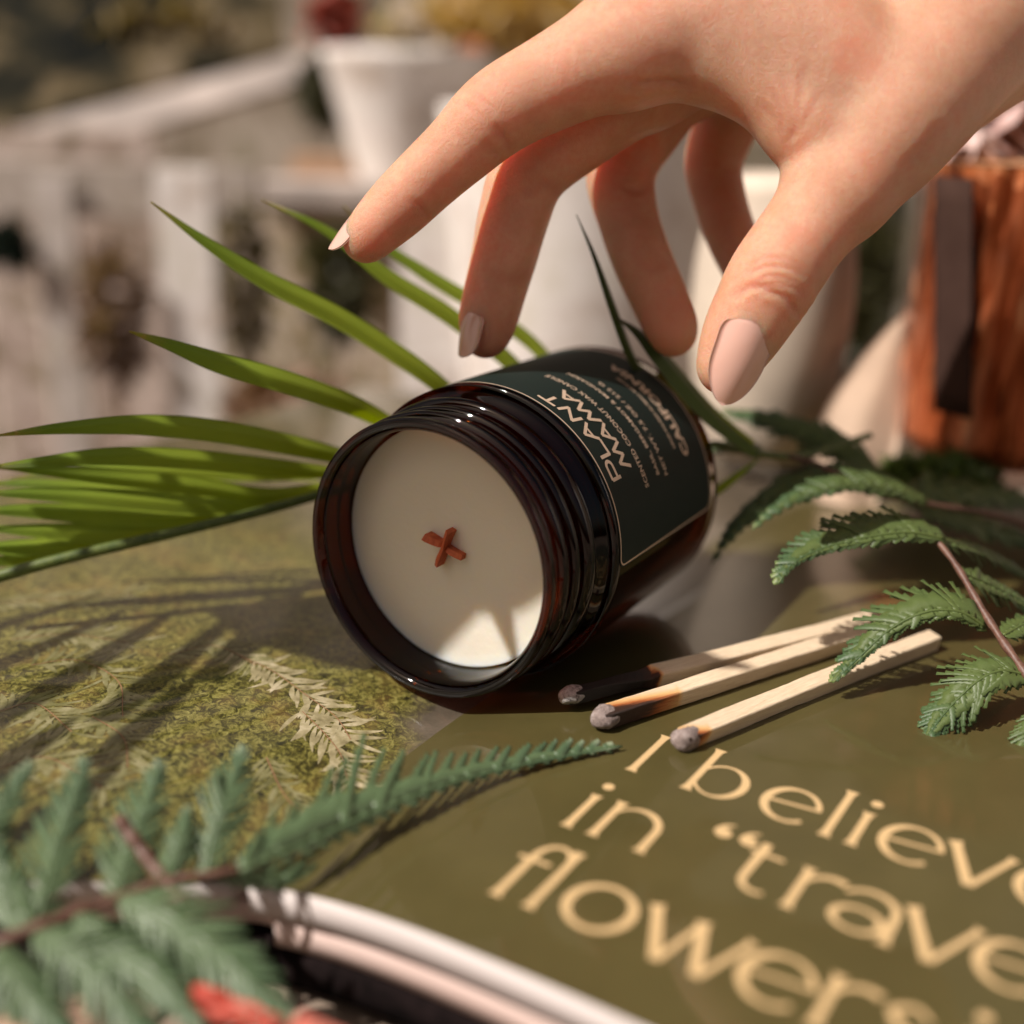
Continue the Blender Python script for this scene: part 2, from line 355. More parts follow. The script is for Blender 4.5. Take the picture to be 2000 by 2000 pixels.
def g_r(I, x, y):
    stem(I, x, y, y+1.15); p, t = arc(x+.42, y+.62, .40, .46, 165, 62, 24); I.stroke(p, np.linspace(.06, .14, 24))
def g_a(I, x0, x1, y):
    stem(I, x1, y, y+.78, top=False); r = (x1-x0)/2-.02; p, t = arc(x1-r, y+.70, r, .41, 0, 150, 30); I.stroke(p, np.linspace(.135, .07, 30))
    th = np.linspace(0, 2*np.pi, 50, endpoint=False); cx = x0+.42; p = np.stack([cx+.36*np.cos(th), y+.33+.28*np.sin(th)], 1); I.stroke(p, .075+.055*np.cos(th)**2, True)
def g_s(I, cx, y):
    p = catmull([(cx+.26, y+.92), (cx+.03, y+1.09), (cx-.23, y+.90), (cx-.08, y+.66), (cx+.16, y+.48), (cx+.27, y+.26), (cx+.02, y+.06), (cx-.28, y+.24)], 7); n = len(p); I.stroke(p, .08+.07*np.sin(np.linspace(0, np.pi, n))**2)
def g_w(I, x0, a, m, b, x1, y):
    stem(I, x0, y+1.12, y, .17, .10, top=False, x1=a); stem(I, m, y+1.10, y, .11, .06, top=False, x1=a+.02); stem(I, m-.02, y+1.12, y, .17, .10, top=False, x1=b); stem(I, x1, y+1.12, y, .11, .10, top=False, x1=b+.02)
def g_fl(I, x, x1, y):
    stem(I, x, y, y+1.15, top=False); r = (x1-x)/2; p, t = arc(x+r, y+1.15, r, .42, 180, 12, 30); I.stroke(p, .135-.05*np.sin(t)); stem(I, x1, y, y+1.6); I.stroke(lerp((x-.22, y+1.06), (x+.36, y+1.06)), .085)
B0 = 16.861; B1 = B0-2.1325; B2_ = B0-4.265
words = []
def word(fn): I = Ink(); I.f = .97; fn(I); words.append(I)
word(lambda I: stem(I, -8.02, B0, B0+1.5))
word(lambda I: (g_b(I, -6.95, B0), g_e(I, -5.22, B0), g_l(I, -4.47, B0), g_i(I, -4.03, B0), g_e(I, -3.19, B0), g_v(I, -2.62, -2.18, -1.70, B0), g_e(I, -1.08, B0)))
word(lambda I: (g_i(I, -8.12, B1), g_n(I, -7.64, -6.78, B1)))
def quotes(I):
    for q in (-5.86, -5.42):
        I.disc((q, B1+1.27), .145, .13); p, t = arc(q+.13, B1+1.30, .22, .26, 190, 95, 18); I.stroke(p, np.linspace(.16, .03, 18))
word(lambda I: (quotes(I), g_t(I, -5.12, B1), g_r(I, -4.33, B1), g_a(I, -3.78, -2.88, B1), g_v(I, -2.74, -2.25, -1.76, B1), g_e(I, -1.22, B1), g_l(I, -.48, B1)))
word(lambda I: (g_fl(I, -8.12, -7.53, B2_), ring(I, -6.62, B2_+.575, .58, .575), g_w(I, -5.93, -5.44, -5.17, -4.83, -4.42, B2_), g_e(I, -3.86, B2_, .55), g_r(I, -3.17, B2_), g_s(I, -2.15, B2_)))
word(lambda I: (g_i(I, -1.36, B2_), g_n(I, -.95, -.15, B2_)))
for I in words:
    A = np.vstack(I.V); obj('printed_word', st2w(A[:, 0], A[:, 1], .004+A[:, 2]*.0009), I.F, GOLD, mag, smooth=False)

# ---- leaves printed in the photograph on the left page
def printed_sprig(path, nleaf, ll, lw, m, ang=50, both=True, seed=0, bend=.5):
    r = np.random.default_rng(seed); st = np.array([px2st(*q) for q in path]); c = resample(catmull(st, 10), nleaf*2); T = nrm(np.gradient(c, axis=0))
    V, Fc, n = [], [], 0
    for i in range(nleaf*2):
        for sd in ((-1, 1) if both else (1,)):
            L = ll*r.uniform(.7, 1.2); L *= .62; W_ = lw*.62*r.uniform(.7, 1.2); a = math.radians(ang+r.normal()*14)*sd; d = np.array([T[i][0]*math.cos(a)-T[i][1]*math.sin(a), T[i][0]*math.sin(a)+T[i][1]*math.cos(a)])
            q = np.array([-d[1], d[0]]); ts = np.linspace(0, 1, 9); dz = .0022+.0007*(n % 13 if False else (i*2+(sd > 0)) % 11)
            ctr = c[i]+ts[:, None]*L*d+(ts**2)[:, None]*L*bend*r.normal()*.5*q; wv = W_*np.sin(np.pi*np.clip(ts*.93+.04, 0, 1))**.8
            for k in range(9):
                for sg in (-1, 1):
                    v = ctr[k]+sg*wv[k]/2*q; V.append((v[0], v[1], dz))
            for k in range(8): Fc.append((n+2*k, n+2*k+1, n+2*k+3, n+2*k+2))
            n += 18
    A = np.array(V); return st2w(A[:, 0], A[:, 1], A[:, 2]), Fc, c
for k, (path, nl, ll, lw, m) in enumerate([
    ([(455, 1275), (530, 1310), (600, 1360), (655, 1400), (685, 1445)], 13, 1.15, .20, PRINT2),
    ([(590, 1390), (640, 1440), (668, 1480), (680, 1530)], 9, 1.1, .17, PRINT2),
    ([(330, 1280), (420, 1262), (500, 1300)], 9, .9, .17, PRINT),
    ([(60, 1300), (150, 1290), (230, 1330), (240, 1400)], 10, 1.3, .2, PRINT),
    ([(0, 1390), (70, 1375), (140, 1430)], 8, 1.4, .2, PRINT),
    ([(180, 1400), (240, 1440), (250, 1500)], 8, 1.1, .2, PRINT),
    ([(20, 1250), (130, 1240), (250, 1255)], 8, 1.3, .22, PRINT),
    ([(-40, 1180), (120, 1170), (260, 1160)], 8, 1.3, .22, PRINT),
    ([(0, 1500), (90, 1480), (200, 1540)], 8, 1.2, .25, PRINT),
    ([(520, 1480), (560, 1560), (620, 1600)], 8, .9, .12, PRINT)]):
    V, f, c = printed_sprig(path, nl, ll, lw, m, seed=k+3); obj('printed_leaf_sprig', V, f, m, mag, smooth=False)
    I = Ink(); I.stroke(c, .022); A = np.vstack(I.V); obj('printed_stem', st2w(A[:, 0], A[:, 1], .013), I.F, PRINTS, mag, smooth=False)

# =================================================================== CANDLE JAR
KJ = 1.03
JC0 = np.array([-1.66099, 20.93502, 3.07259]); JC = CAM+KJ*(JC0-CAM); AL = 0.53983
JA = np.array([math.sin(AL), math.cos(AL), 0]); JS = np.array([math.cos(AL), -math.sin(AL), 0]); JU = np.array([0, 0, 1.])
def jl(prof): return [(a*KJ, r*KJ) for a, r in prof]
jar = thing('candle_jar', 'amber glass candle jar tipped on its side with its open mouth towards us', 'candle jar', JC-JU*3.16)
outer = [(.05, 2.60), (.012, 2.64), (0, 2.70), (.012, 2.755), (.05, 2.79), (.12, 2.80), (.19, 2.785), (.22, 2.74), (.25, 2.67), (.31, 2.655), (.37, 2.67), (.40, 2.74), (.44, 2.81), (.50, 2.84), (.56, 2.83), (.60, 2.78), (.63, 2.70), (.68, 2.66), (.78, 2.66), (.82, 2.70), (.85, 2.78), (.89, 2.83), (.95, 2.845), (1.01, 2.83), (1.05, 2.78), (1.08, 2.70), (1.13, 2.66), (1.20, 2.66), (1.24, 2.72), (1.27, 2.82), (1.33, 2.90), (1.42, 2.93), (1.50, 2.91), (1.56, 2.85), (1.61, 2.80), (1.67, 2.80), (1.75, 2.86), (1.86, 2.96), (1.98, 3.03), (2.10, 3.06), (2.25, 3.073), (6.75, 3.073), (6.92, 3.055), (7.06, 2.99), (7.17, 2.87), (7.23, 2.70), (7.241, 2.5), (7.18, 2.3), (7.12, 2.0), (7.10, .02)]
inner = [(6.93, .02), (6.92, 2.5), (6.82, 2.75), (6.6, 2.85), (2.35, 2.85), (2.1, 2.82), (1.85, 2.72), (1.6, 2.60), (1.3, 2.53), (.35, 2.52), (.16, 2.54), (.09, 2.57)]
def densify(p, n=2): return [tuple(x) for x in catmull(p, n)]
mod = lambda ax, th: np.where((ax > .35) & (ax < 1.2), .05*np.sin(th+.8), 0.)
V, f = lathe(jl(densify(outer, 3)+[(6.93+.17, .02)]+inner), JC, JA, JS, JU, 200, mod)
n200 = 200; nr = len(V)//n200
f += [((nr-1)*n200+j, j, (j+1) % n200, (nr-1)*n200+(j+1) % n200) for j in range(n200)]
gb = obj('glass_body', V, f, AMBER, jar)
# wax fill
wp = [(.975, .01)]+[(.975+.006*math.sin(r*3), r) for r in np.linspace(.3, 2.40, 14)]+[(.968, 2.45), (.955, 2.49), (.96, 2.505), (1.0, 2.51), (1.3, 2.515), (1.6, 2.585), (1.85, 2.70), (2.1, 2.80), (2.35, 2.835), (6.6, 2.835), (6.8, 2.74), (6.9, 2.5), (6.91, .01)]
V, f = lathe(jl(wp), JC, JA, JS, JU, 128); f = [tuple(reversed(q)) for q in f]; obj('wax', V, f, WAX, jar)
# two crossed wooden wick strips
WC = JC+JA*.975*KJ
def wpt(s, u, a=0.): return WC+KJ*(s*JS+u*JU)-a*JA
WICKV = [((-.25, -.38), (.05, .42), .26, .32), ((-.52, .20), (.32, -.10), .30, .18)]
for k, (p0, p1, h0, h1) in enumerate(WICKV):
    a, b = np.array(p0), np.array(p1); d = (b-a)/np.linalg.norm(b-a); q = np.array([-d[1], d[0]])*.05
    V = []
    for t in np.linspace(0, 1, 9):
        c = a+(b-a)*t; hh = h0+(h1-h0)*t+.03*math.sin(9*t+k)-(.10 if k else 0)*math.exp(-((t-.5)/.08)**2)
        for sg, h in ((-1, -.1), (1, -.1), (1, hh*.72), (-1, hh)):
            jit = .012*math.sin(17*t+5*sg+k); V.append(wpt(*(c+sg*q*(1+.15*math.sin(7*t))+jit*d), h))
    V = np.array(V); f = grid_faces(9, 4, True)+[(0, 1, 2, 3), (35, 34, 33, 32)]; obj('wick', V, f, WICK, jar, smooth=False)
# label wrapped round the body
RB = 3.073
def cyl(a, thd, dr): a = np.asarray(a, float); th = np.radians(np.asarray(thd, float)); r = (RB+np.asarray(dr, float))[..., None]*KJ; return JC+(a*KJ)[..., None]*JA+r*(np.cos(th)[..., None]*JS+np.sin(th)[..., None]*JU)
LA0, LA1, LT0, LT1 = 2.17, 6.72, -3.0, 112.0
def rrect(a0, a1, t0, t1, rad, n=8):
    rt = math.degrees(rad/RB); P_ = []
    for (ca, ct, q0) in ((a0+rad, t0+rt, 180), (a1-rad, t0+rt, 270), (a1-rad, t1-rt, 0), (a0+rad, t1-rt, 90)):
        for q in np.linspace(q0, q0+90, n): P_.append((ca+rad*math.cos(math.radians(q)), ct+rt*math.sin(math.radians(q))))
    return np.array(P_)
def label_sheet(a0, a1, t0, t1, rad, dr, nt_=90):
    rt = math.degrees(rad/RB); V, f = [], []; ts = np.r_[np.linspace(t0, t0+rt, 8), np.linspace(t0+rt, t1-rt, nt_)[1:-1], np.linspace(t1-rt, t1, 8)]
    for t in ts:
        e = max(0, t0+rt-t, t-(t1-rt))/rt; ins = rad*(1-math.sqrt(max(0, 1-e*e)))
        for a in np.linspace(a0+ins, a1-ins, 6): V.append(cyl(a, t, dr))
    return np.array(V), grid_faces(len(ts), 6)
V, f = label_sheet(LA0, LA1, LT0, LT1, .22, .012); lab = obj('label', V, flip(f), LABEL, jar)
rr = rrect(LA0+.05, LA1-.05, LT0+.9, LT1-.9, .19); rr = np.vstack([rr, rr[:1]]); dd = resample(rr*np.array([1, .0536]), 420)*np.array([1, 1/.0536])
I = Ink(); sc = np.array([1, RB*math.pi/180]); I.stroke((dd*sc)[:-1], .034, True); A = np.vstack(I.V); obj('label_border', cyl(A[:, 0], A[:, 1]/sc[1], .017), flip(I.F), INK, lab)
# big letters, strokes in (arc, height) with the tops towards the mouth
def wrapink(I, name, a_base, parent=lab): A = np.vstack(I.V); return obj(name, cyl(a_base-A[:, 1], A[:, 0]/sc[1], .018+A[:, 2]*.0006), flip(I.F), INK, parent, smooth=False)
def poly(I, pts, wd=.074):
    p = np.array(pts, float); I.stroke(p, wd) if len(p) == 2 else [I.stroke(np.array([p[i]-(p[i+1]-p[i])/np.linalg.norm(p[i+1]-p[i])*wd*.22, p[i+1]+(p[i+1]-p[i])/np.linalg.norm(p[i+1]-p[i])*wd*.22]), wd) for i in range(len(p)-1)]
H = .34
def L_P(I, x): poly(I, [(x, 0), (x, H)]); poly(I, [(x, H), (x+.26, H)]); I.stroke(arc(x+.26, H-.11, .11, .11, 90, -90, 14)[0], .075); poly(I, [(x+.26, H-.22), (x, H-.22)])
def L_L(I, x): poly(I, [(x, H), (x, 0), (x+.32, 0)])
def L_A(I, x): poly(I, [(x, 0), (x+.20, H), (x+.40, 0)]); poly(I, [(x+.09, .12), (x+.31, .12)], .06)
def L_N(I, x): poly(I, [(x, 0), (x+.04, H), (x+.34, .02), (x+.40, H)])
def L_T(I, x): poly(I, [(x+.20, 0), (x+.20, H)]); poly(I, [(x, H), (x+.42, H)])
def L_M(I, x): poly(I, [(x, 0), (x+.13, H), (x+.27, .06), (x+.41, H), (x+.54, 0)])
ar = lambda d: d*sc[1]
I = Ink(); L_P(I, ar(29.2)); L_L(I, ar(38.3)); L_A(I, ar(44.9)); L_N(I, ar(54.8)); L_T(I, ar(63.9)); wrapink(I, 'lettering', 2.82)
I = Ink(); L_M(I, ar(31.0)); L_A(I, ar(42.0)); L_M(I, ar(51.0)); L_A(I, ar(62.0)); wrapink(I, 'lettering', 3.34)
def small_text(txt, a_base, t0, t1, h, bold=.0):
    fc = bpy.data.curves.new('t', 'FONT'); fc.body = txt; fc.size = 1.0; fc.offset = bold; fc.resolution_u = 2; to = bpy.data.objects.new('t', fc); scn.collection.objects.link(to)
    me = bpy.data.meshes.new_from_object(to.evaluated_get(bpy.context.evaluated_depsgraph_get())); V = np.array([v.co[:] for v in me.vertices]); Fc = [tuple(p.vertices) for p in me.polygons]
    bpy.data.objects.remove(to); bpy.data.curves.remove(fc); bpy.data.meshes.remove(me)
    V[:, 0] = (V[:, 0]-V[:, 0].min())/np.ptp(V[:, 0]); V[:, 1] = (V[:, 1]-V[:, 1].min())/np.ptp(V[:, 1])*h
    obj('small_print', cyl(a_base-V[:, 1], t0+V[:, 0]*(t1-t0), .018), flip(Fc), INK, lab, smooth=False)
small_text('SCENTED COCONUT WAX CANDLE', 3.76, 20.7, 81.5, .15, .012)
small_text('BASIL, BERGAMOT & MANDARIN', 4.36, 23.0, 78.0, .14, .012)
small_text('NET WT. 7.5 OZ / 212 G', 4.69, 21.3, 67.0, .13, .012)
small_text('CALIFORNIA', 5.93, 24.0, 74.0, .30, .03)
small_text('HAND POURED IN SMALL BATCHES', 5.42, 29.0, 66.0, .11, .012)

# =================================================================== HAND
GX0 = np.array([-5., 18., 3.]); VOX = .055; GN = np.array([330, 215, 235])
D = np.full(GN, 1.6, np.float32)
gx, gy, gz = [GX0[i]+VOX*np.arange(GN[i], dtype=np.float32) for i in range(3)]
def rc(a, b, ra, rb, k):
    a = np.array(a, float); b = np.array(b, float); pad = max(ra, rb)+k+.75
    lo_ = np.minimum(a, b)-pad; hi_ = np.maximum(a, b)+pad
    i0 = np.clip(np.floor((lo_-GX0)/VOX).astype(int), 0, GN); i1 = np.clip(np.ceil((hi_-GX0)/VOX).astype(int), 0, GN)
    if (i1 <= i0).any(): return
    sl = tuple(slice(i0[j], i1[j]) for j in range(3))
    x = (gx[sl[0]]-a[0])[:, None, None]; y = (gy[sl[1]]-a[1])[None, :, None]; z = (gz[sl[2]]-a[2])[None, None, :]
    ba = b-a; L2 = float(ba@ba)
    h = np.clip((x*ba[0]+y*ba[1]+z*ba[2])/L2, 0, 1).astype(np.float32)
    d = np.sqrt((x-h*ba[0])**2+(y-h*ba[1])**2+(z-h*ba[2])**2)-(ra+(rb-ra)*h)
    o = D[sl]; hh = np.maximum(k-np.abs(o-d), 0)/k; D[sl] = np.minimum(o, d)-hh*hh*k*.25
def chain(pts, k, n=6, k0=None):
    q = np.array([[*P(a, b, c), r] for a, b, c, r in pts]); q = catmull(q, n)
    for i in range(len(q)-1): rc(q[i][:3], q[i+1][:3], q[i][3], q[i+1][3], k if (k0 is None or i >= n) else k0)
# palm and wrist
MC = {'i': (1290, 70, 22.9), 'm': (1350, 60, 24.6), 'r': (1400, 85, 26.1), 'p': (1450, 120, 27.5)}
chain([(1290, 72, 22.9, 1.02), (1500, -10, 23.2, 1.12), (1800, -110, 23.9, 1.25), (2200, -230, 25, 1.5)], .5)
chain([(1350, 85, 24.6, 1.0), (1600, 0, 25, 1.15), (2200, -180, 26, 1.6)], .6)
chain([(1400, 110, 26.1, .95), (1650, 30, 26.2, 1.15), (2200, -130, 27, 1.5)], .6)
chain([(1450, 150, 27.5, .86), (1700, 90, 27.5, 1.05), (2200, -60, 27.5, 1.4)], .6)
chain([(1665, 330, 22.75, .90), (1745, 215, 22.9, 1.12), (1830, 100, 23.2, 1.32), (2000, -60, 24., 1.5), (2250, -210, 25, 1.6)], .6)
chain([(1745, 200, 24.2, 1.1), (1900, 60, 25, 1.5), (2200, -120, 26, 1.8)], .7)
# web between index and thumb
chain([(1330, 95, 22.9, .72), (1440, 128, 22.8, .66), (1530, 180, 22.7, .66), (1600, 270, 22.7, .72)], .45)
chain([(1400, 30, 23.0, 1.0), (1560, 90, 23.0, 1.05), (1660, 170, 23.0, 1.0)], .7)
# index
chain([(1290, 70, 22.9, 1.00), (1180, 112, 22.85, .93), (1085, 158, 22.9, .83), (975, 218, 23.05, .76), (900, 288, 23.2, .645), (830, 352, 23.35, .59), (777, 404, 23.45, .55), (737, 443, 23.5, .47), (710, 472, 23.55, .385)], .16, k0=.4)
# middle
chain([(1350, 90, 24.6, .98), (1240, 180, 24.7, .82), (1130, 262, 24.8, .74), (1036, 335, 24.9, .74), (1004, 420, 25.1, .70), (985, 500, 25.25, .645), (965, 575, 25.4, .60), (952, 630, 25.5, .55), (948, 660, 25.5, .40)], .14, k0=.4)
# ring
chain([(1385, 105, 26.1, .90), (1322, 165, 26.25, .80), (1268, 245, 26.45, .73), (1213, 332, 26.6, .735), (1228, 430, 26.5, .63), (1255, 510, 26.3, .61), (1288, 585, 26.2, .58), (1310, 635, 26.1, .52), (1316, 655, 26.1, .42)], .14, k0=.4)
# little
chain([(1450, 150, 27.5, .82), (1432, 205, 27.7, .70), (1412, 260, 27.9, .68), (1393, 322, 28, .62), (1408, 400, 27.9, .56), (1432, 470, 27.7, .53), (1465, 540, 27.4, .48), (1485, 580, 27.2, .38)], .14, k0=.4)
# thumb
chain([(1665, 330, 22.75, .90), (1618, 395, 22.7, .84), (1560, 470, 22.7, .79), (1512, 540, 22.75, .80), (1478, 600, 22.85, .74), (1447, 655, 22.95, .66), (1424, 700, 23.05, .52), (1414, 722, 23.1, .42)], .18, k0=.4)
import openvdb
gr = openvdb.FloatGrid(1.6); gr.copyFromArray(D); HV, HQ = gr.convertToQuads(isovalue=0.0)
HV = HV.astype(float)*VOX+GX0; HQ = HQ.astype(int)
# relax, then creases and knuckle folds as real displacement of the skin
ed = np.vstack([HQ[:, [0, 1]], HQ[:, [1, 2]], HQ[:, [2, 3]], HQ[:, [3, 0]]])
def smooth_v(V, it):
    for _ in range(it):
        acc = np.zeros_like(V); cnt = np.zeros(len(V)); np.add.at(acc, ed[:, 0], V[ed[:, 1]]); np.add.at(acc, ed[:, 1], V[ed[:, 0]])
        np.add.at(cnt, ed[:, 0], 1); np.add.at(cnt, ed[:, 1], 1); V = .5*V+.5*acc/cnt[:, None]
    return V
HV = smooth_v(HV, 4)
def vnormals(V, Q):
    n = np.cross(V[Q[:, 2]]-V[Q[:, 0]], V[Q[:, 3]]-V[Q[:, 1]]); N = np.zeros_like(V)
    for k in range(4): np.add.at(N, Q[:, k], n)
    return nrm(N)
HN = vnormals(HV, HQ); pj = proj(HV); front = np.clip(-(HN@F_)*2+.5, 0, 1)
red = np.zeros(len(HV)); disp = np.zeros(len(HV))
def segdist(px, pts):
    d = np.full(len(px), 1e9)
    for a, b in zip(pts[:-1], pts[1:]):
        a = np.array(a, float); b = np.array(b, float); h = np.clip(((px-a)@(b-a))/((b-a)@(b-a)), 0, 1); d = np.minimum(d, np.linalg.norm(px-a-h[:, None]*(b-a), axis=1))
    return d
def crease(pts, dep, wpx, zr, rd=0., ridge=0.):
    m = (pj[:, 2] > zr[0]) & (pj[:, 2] < zr[1]); d = segdist(pj[m][:, :2], catmull(pts, 6)); f_ = front[m]
    ends = np.minimum(np.linalg.norm(pj[m][:, :2]-pts[0], axis=1), np.linalg.norm(pj[m][:, :2]-pts[-1], axis=1)); tp = np.clip(ends/(wpx*2.5), .15, 1)
    disp[m] -= dep*np.exp(-(d/wpx)**2)*f_*tp; disp[m] += ridge*dep*np.exp(-((d-wpx*2.2)/(wpx*1.3))**2)*f_*tp; red[m] = np.maximum(red[m], rd*np.exp(-(d/(wpx*1.7))**2)*f_)
TH = (20, 23.6)
for y0, dp in ((505, .018), (520, .03), (540, .020), (556, .026), (572, .018)):
    crease([(1462+(y0-505)*.1, y0+14), (1500, y0), (1545, y0+6), (1575, y0+26)], dp, 5.5, TH, .3, .5)
crease([(1440, 575), (1470, 560), (1500, 566), (1540, 590), (1560, 612)], .03, 7, TH, .4, .4)
for q in ([(1541, 285), (1543, 240), (1535, 190), (1525, 150)], [(1541, 285), (1556, 235), (1562, 180), (1570, 130)], [(1535, 275), (1515, 235), (1488, 205)], [(1541, 280), (1575, 230), (1600, 180)], [(1535, 268), (1522, 215), (1505, 170)]):
    crease(q, .016, 7.5, TH, .42, .1)
crease([(1352, 168), (1300, 160), (1240, 168)], .05, 9, (20, 23.8), .35, .2)
crease([(996, 292), (985, 266), (970, 250)], .025, 6, (21, 24.2), .4, .2)
crease([(975, 312), (962, 290), (952, 280)], .015, 6, (21, 24.2), .35, .2)
crease([(838, 428), (822, 405), (806, 392)], .03, 6, (21, 24.4), .35, .2)
crease([(900, 200), (925, 215), (940, 232)], .02, 6, (21, 24.2), .2, .3); crease([(925, 183), (948, 200), (962, 222)], .02, 6, (21, 24.2), .2, .3)
crease([(1025, 540), (1000, 545), (975, 540)], .03, 8, (24, 26), .4); crease([(1085, 370), (1060, 360), (1035, 372)], .05, 9, (24, 26), .5)
crease([(1268, 368), (1240, 372), (1210, 362)], .06, 9, (25.5, 27.5), .5); crease([(1300, 520), (1275, 524), (1250, 515)], .03, 8, (25, 27.2), .4)
crease([(1450, 335), (1425, 332), (1400, 322)], .05, 8, (26.6, 29), .5)
crease([(1771, 321), (1800, 292), (1830, 250)], .03, 9, (21, 25), .2, .3)
crease([(1690, 330), (1740, 270), (1790, 230)], -.02, 30, (20, 24), .15)
# nail beds pressed in; knuckles and tips flushed
for c_, r_, v_, zr in (((1560, 520), 60, .35, TH), ((1510, 560), 60, .45, TH), ((930, 220), 50, .3, (20, 24)), ((700, 480), 60, .5, (20, 24.5)), ((790, 400), 40, .3, (20, 24.5)), ((950, 660), 60, .6, (24, 26.5)), ((1310, 620), 70, .7, (25, 27.5)), ((1200, 330), 60, .5, (25.5, 27.5)), ((1420, 640), 60, .3, TH), ((1700, 60), 90, .15, (20, 26)), ((1620, 220), 60, .15, TH), ((1400, 380), 80, .5, (26.5, 29))):
    m = (pj[:, 2] > zr[0]) & (pj[:, 2] < zr[1]); d = np.linalg.norm(pj[m][:, :2]-np.array(c_), axis=1); red[m] = np.maximum(red[m], v_*np.exp(-(d/r_)**2))
HV2 = HV+HN*disp[:, None]
hand = thing('hand', 'light skinned right hand with nude polished nails reaching down over the jar', 'hand', HV.mean(0))
obj('skin', HV2, HQ, SKIN, hand, att=red)
def nail(c0, tip, nd, wd, th=.035, curve=.30, fall=.28, lift=0.02, e1=1.9, e2=.72):
    c0 = np.array(c0); tip = np.array(tip); d = tip-c0; L = np.linalg.norm(d); d = d/L; nd = nrm(np.array(nd, float)); nd = nrm(nd-(nd@d)*d); s = np.cross(d, nd)
    rows = []; nv = 26; nu = 13
    for v in np.linspace(0, 1, nv):
        if v < .22: w_ = .60+.40*math.sqrt(max(0, 1-((.22-v)/.22)**2)); w_ *= math.sin(min(1, v/.10)*math.pi/2)**.5 if v < .10 else 1
        else: w_ = 1-.10*max(0, v-.22)
        if v > .45: w_ *= max(0., 1-((v-.45)/.55)**e1)**e2
        w_ = max(w_, .02); rows.append((v, w_))
    V = []
    for sgn in (1, -1):
        for v, w_ in rows:
            for u in np.linspace(-1, 1, nu):
                xx = u*w_*wd/2; z = -curve*(xx*xx)/(wd/2) - fall*wd*(v-.35)**2*(1 if v > .35 else 1.4)+lift
                V.append(c0+d*v*L+s*xx+nd*(z+(th/2 if sgn > 0 else -th/2-.02*(1-v))))
    V = np.array(V); n = nv*nu; a = grid_faces(nv, nu); f = a+[tuple(reversed([i+n for i in q])) for q in a]
    rim = [j for j in range(nu)]+[i*nu+nu-1 for i in range(1, nv)]+[(nv-1)*nu+j for j in range(nu-2, -1, -1)]+[i*nu for i in range(nv-2, 0, -1)]
    f += [(rim[(k+1) % len(rim)], rim[k], rim[k]+n, rim[(k+1) % len(rim)]+n) for k in range(len(rim))]
    return V, f
def cn(rx, ry, rz): return nrm(-F_*rz+R_*rx+U_*ry)
V, f = nail(P(1479, 628, 22.10), P(1414, 794, 22.50), cn(.30, .16, 1), 1.14, curve=.46, lift=.045, fall=.34, e1=2.2, e2=.66); obj('fingernail', V, f, NAIL, hand)
V, f = nail(P(703, 406, 23.34), P(641, 486, 23.46), cn(-.72, .50, .48), .72, lift=.03, fall=.16, curve=.40, th=.03, e1=3.2, e2=.5); obj('fingernail', V, f, NAIL, hand)
V, f = nail(P(914, 608, 25.05), P(899, 698, 25.15), cn(-.85, .05, .55), .80, lift=.02, fall=.16, curve=.45, e1=3.2, e2=.5); obj('fingernail', V, f, NAIL, hand)
V, f = nail(P(1262, 610, 26.3), P(1298, 693, 26.3), cn(-.8, -.3, -.45), .8, lift=.0, fall=.12); obj('fingernail', V, f, NAIL, hand)

# =================================================================== MATCHES
mw = M('match_wood', Roughness=.62); co = mw.coord('UV', (9., 1.1, 1.)); n = mw.noise(co, 1.6, 6, .7, .3); n2 = mw.noise(mw.coord('UV', (30., 4., 1.)), 1.5, 4, .7)
t_ = mw.math('ADD', mw.attr(), mw.math('MULTIPLY', mw.math('SUBTRACT', n, .5), .25))
wood = mw.ramp(n, [(.3, (.66, .49, .32)), (.7, (.84, .69, .50))])
ch = mw.ramp(t_, [(.22, (1, 1, 1)), (.40, (.95, .72, .42)), (.52, (.55, .20, .07)), (.60, (.06, .025, .014)), (1, (.014, .012, .012))])
mw.col(mw.mix(1., wood, ch, 'MULTIPLY')); mw.bump(mw.math('ADD', n, n2), .02, .8); WOOD = mw.m
mh = M('match_head_ash', Roughness=.85); co = mh.coord(); n = mh.noise(co, 9, 5, .75)
HEAD = mh.col(mh.ramp(n, [(.3, (.10, .075, .065)), (.5, (.26, .20, .18)), (.72, (.42, .36, .34))])).bump(n, .05, 1).m
mh = M('white_match_ash', Roughness=.9); co = mh.coord(); n = mh.noise(co, 7, 6, .8)
HEADW = mh.col(mh.ramp(n, [(.38, (.03, .025, .025)), (.46, (.35, .31, .29)), (.65, (.62, .58, .55))])).bump(n, .08, 1).m
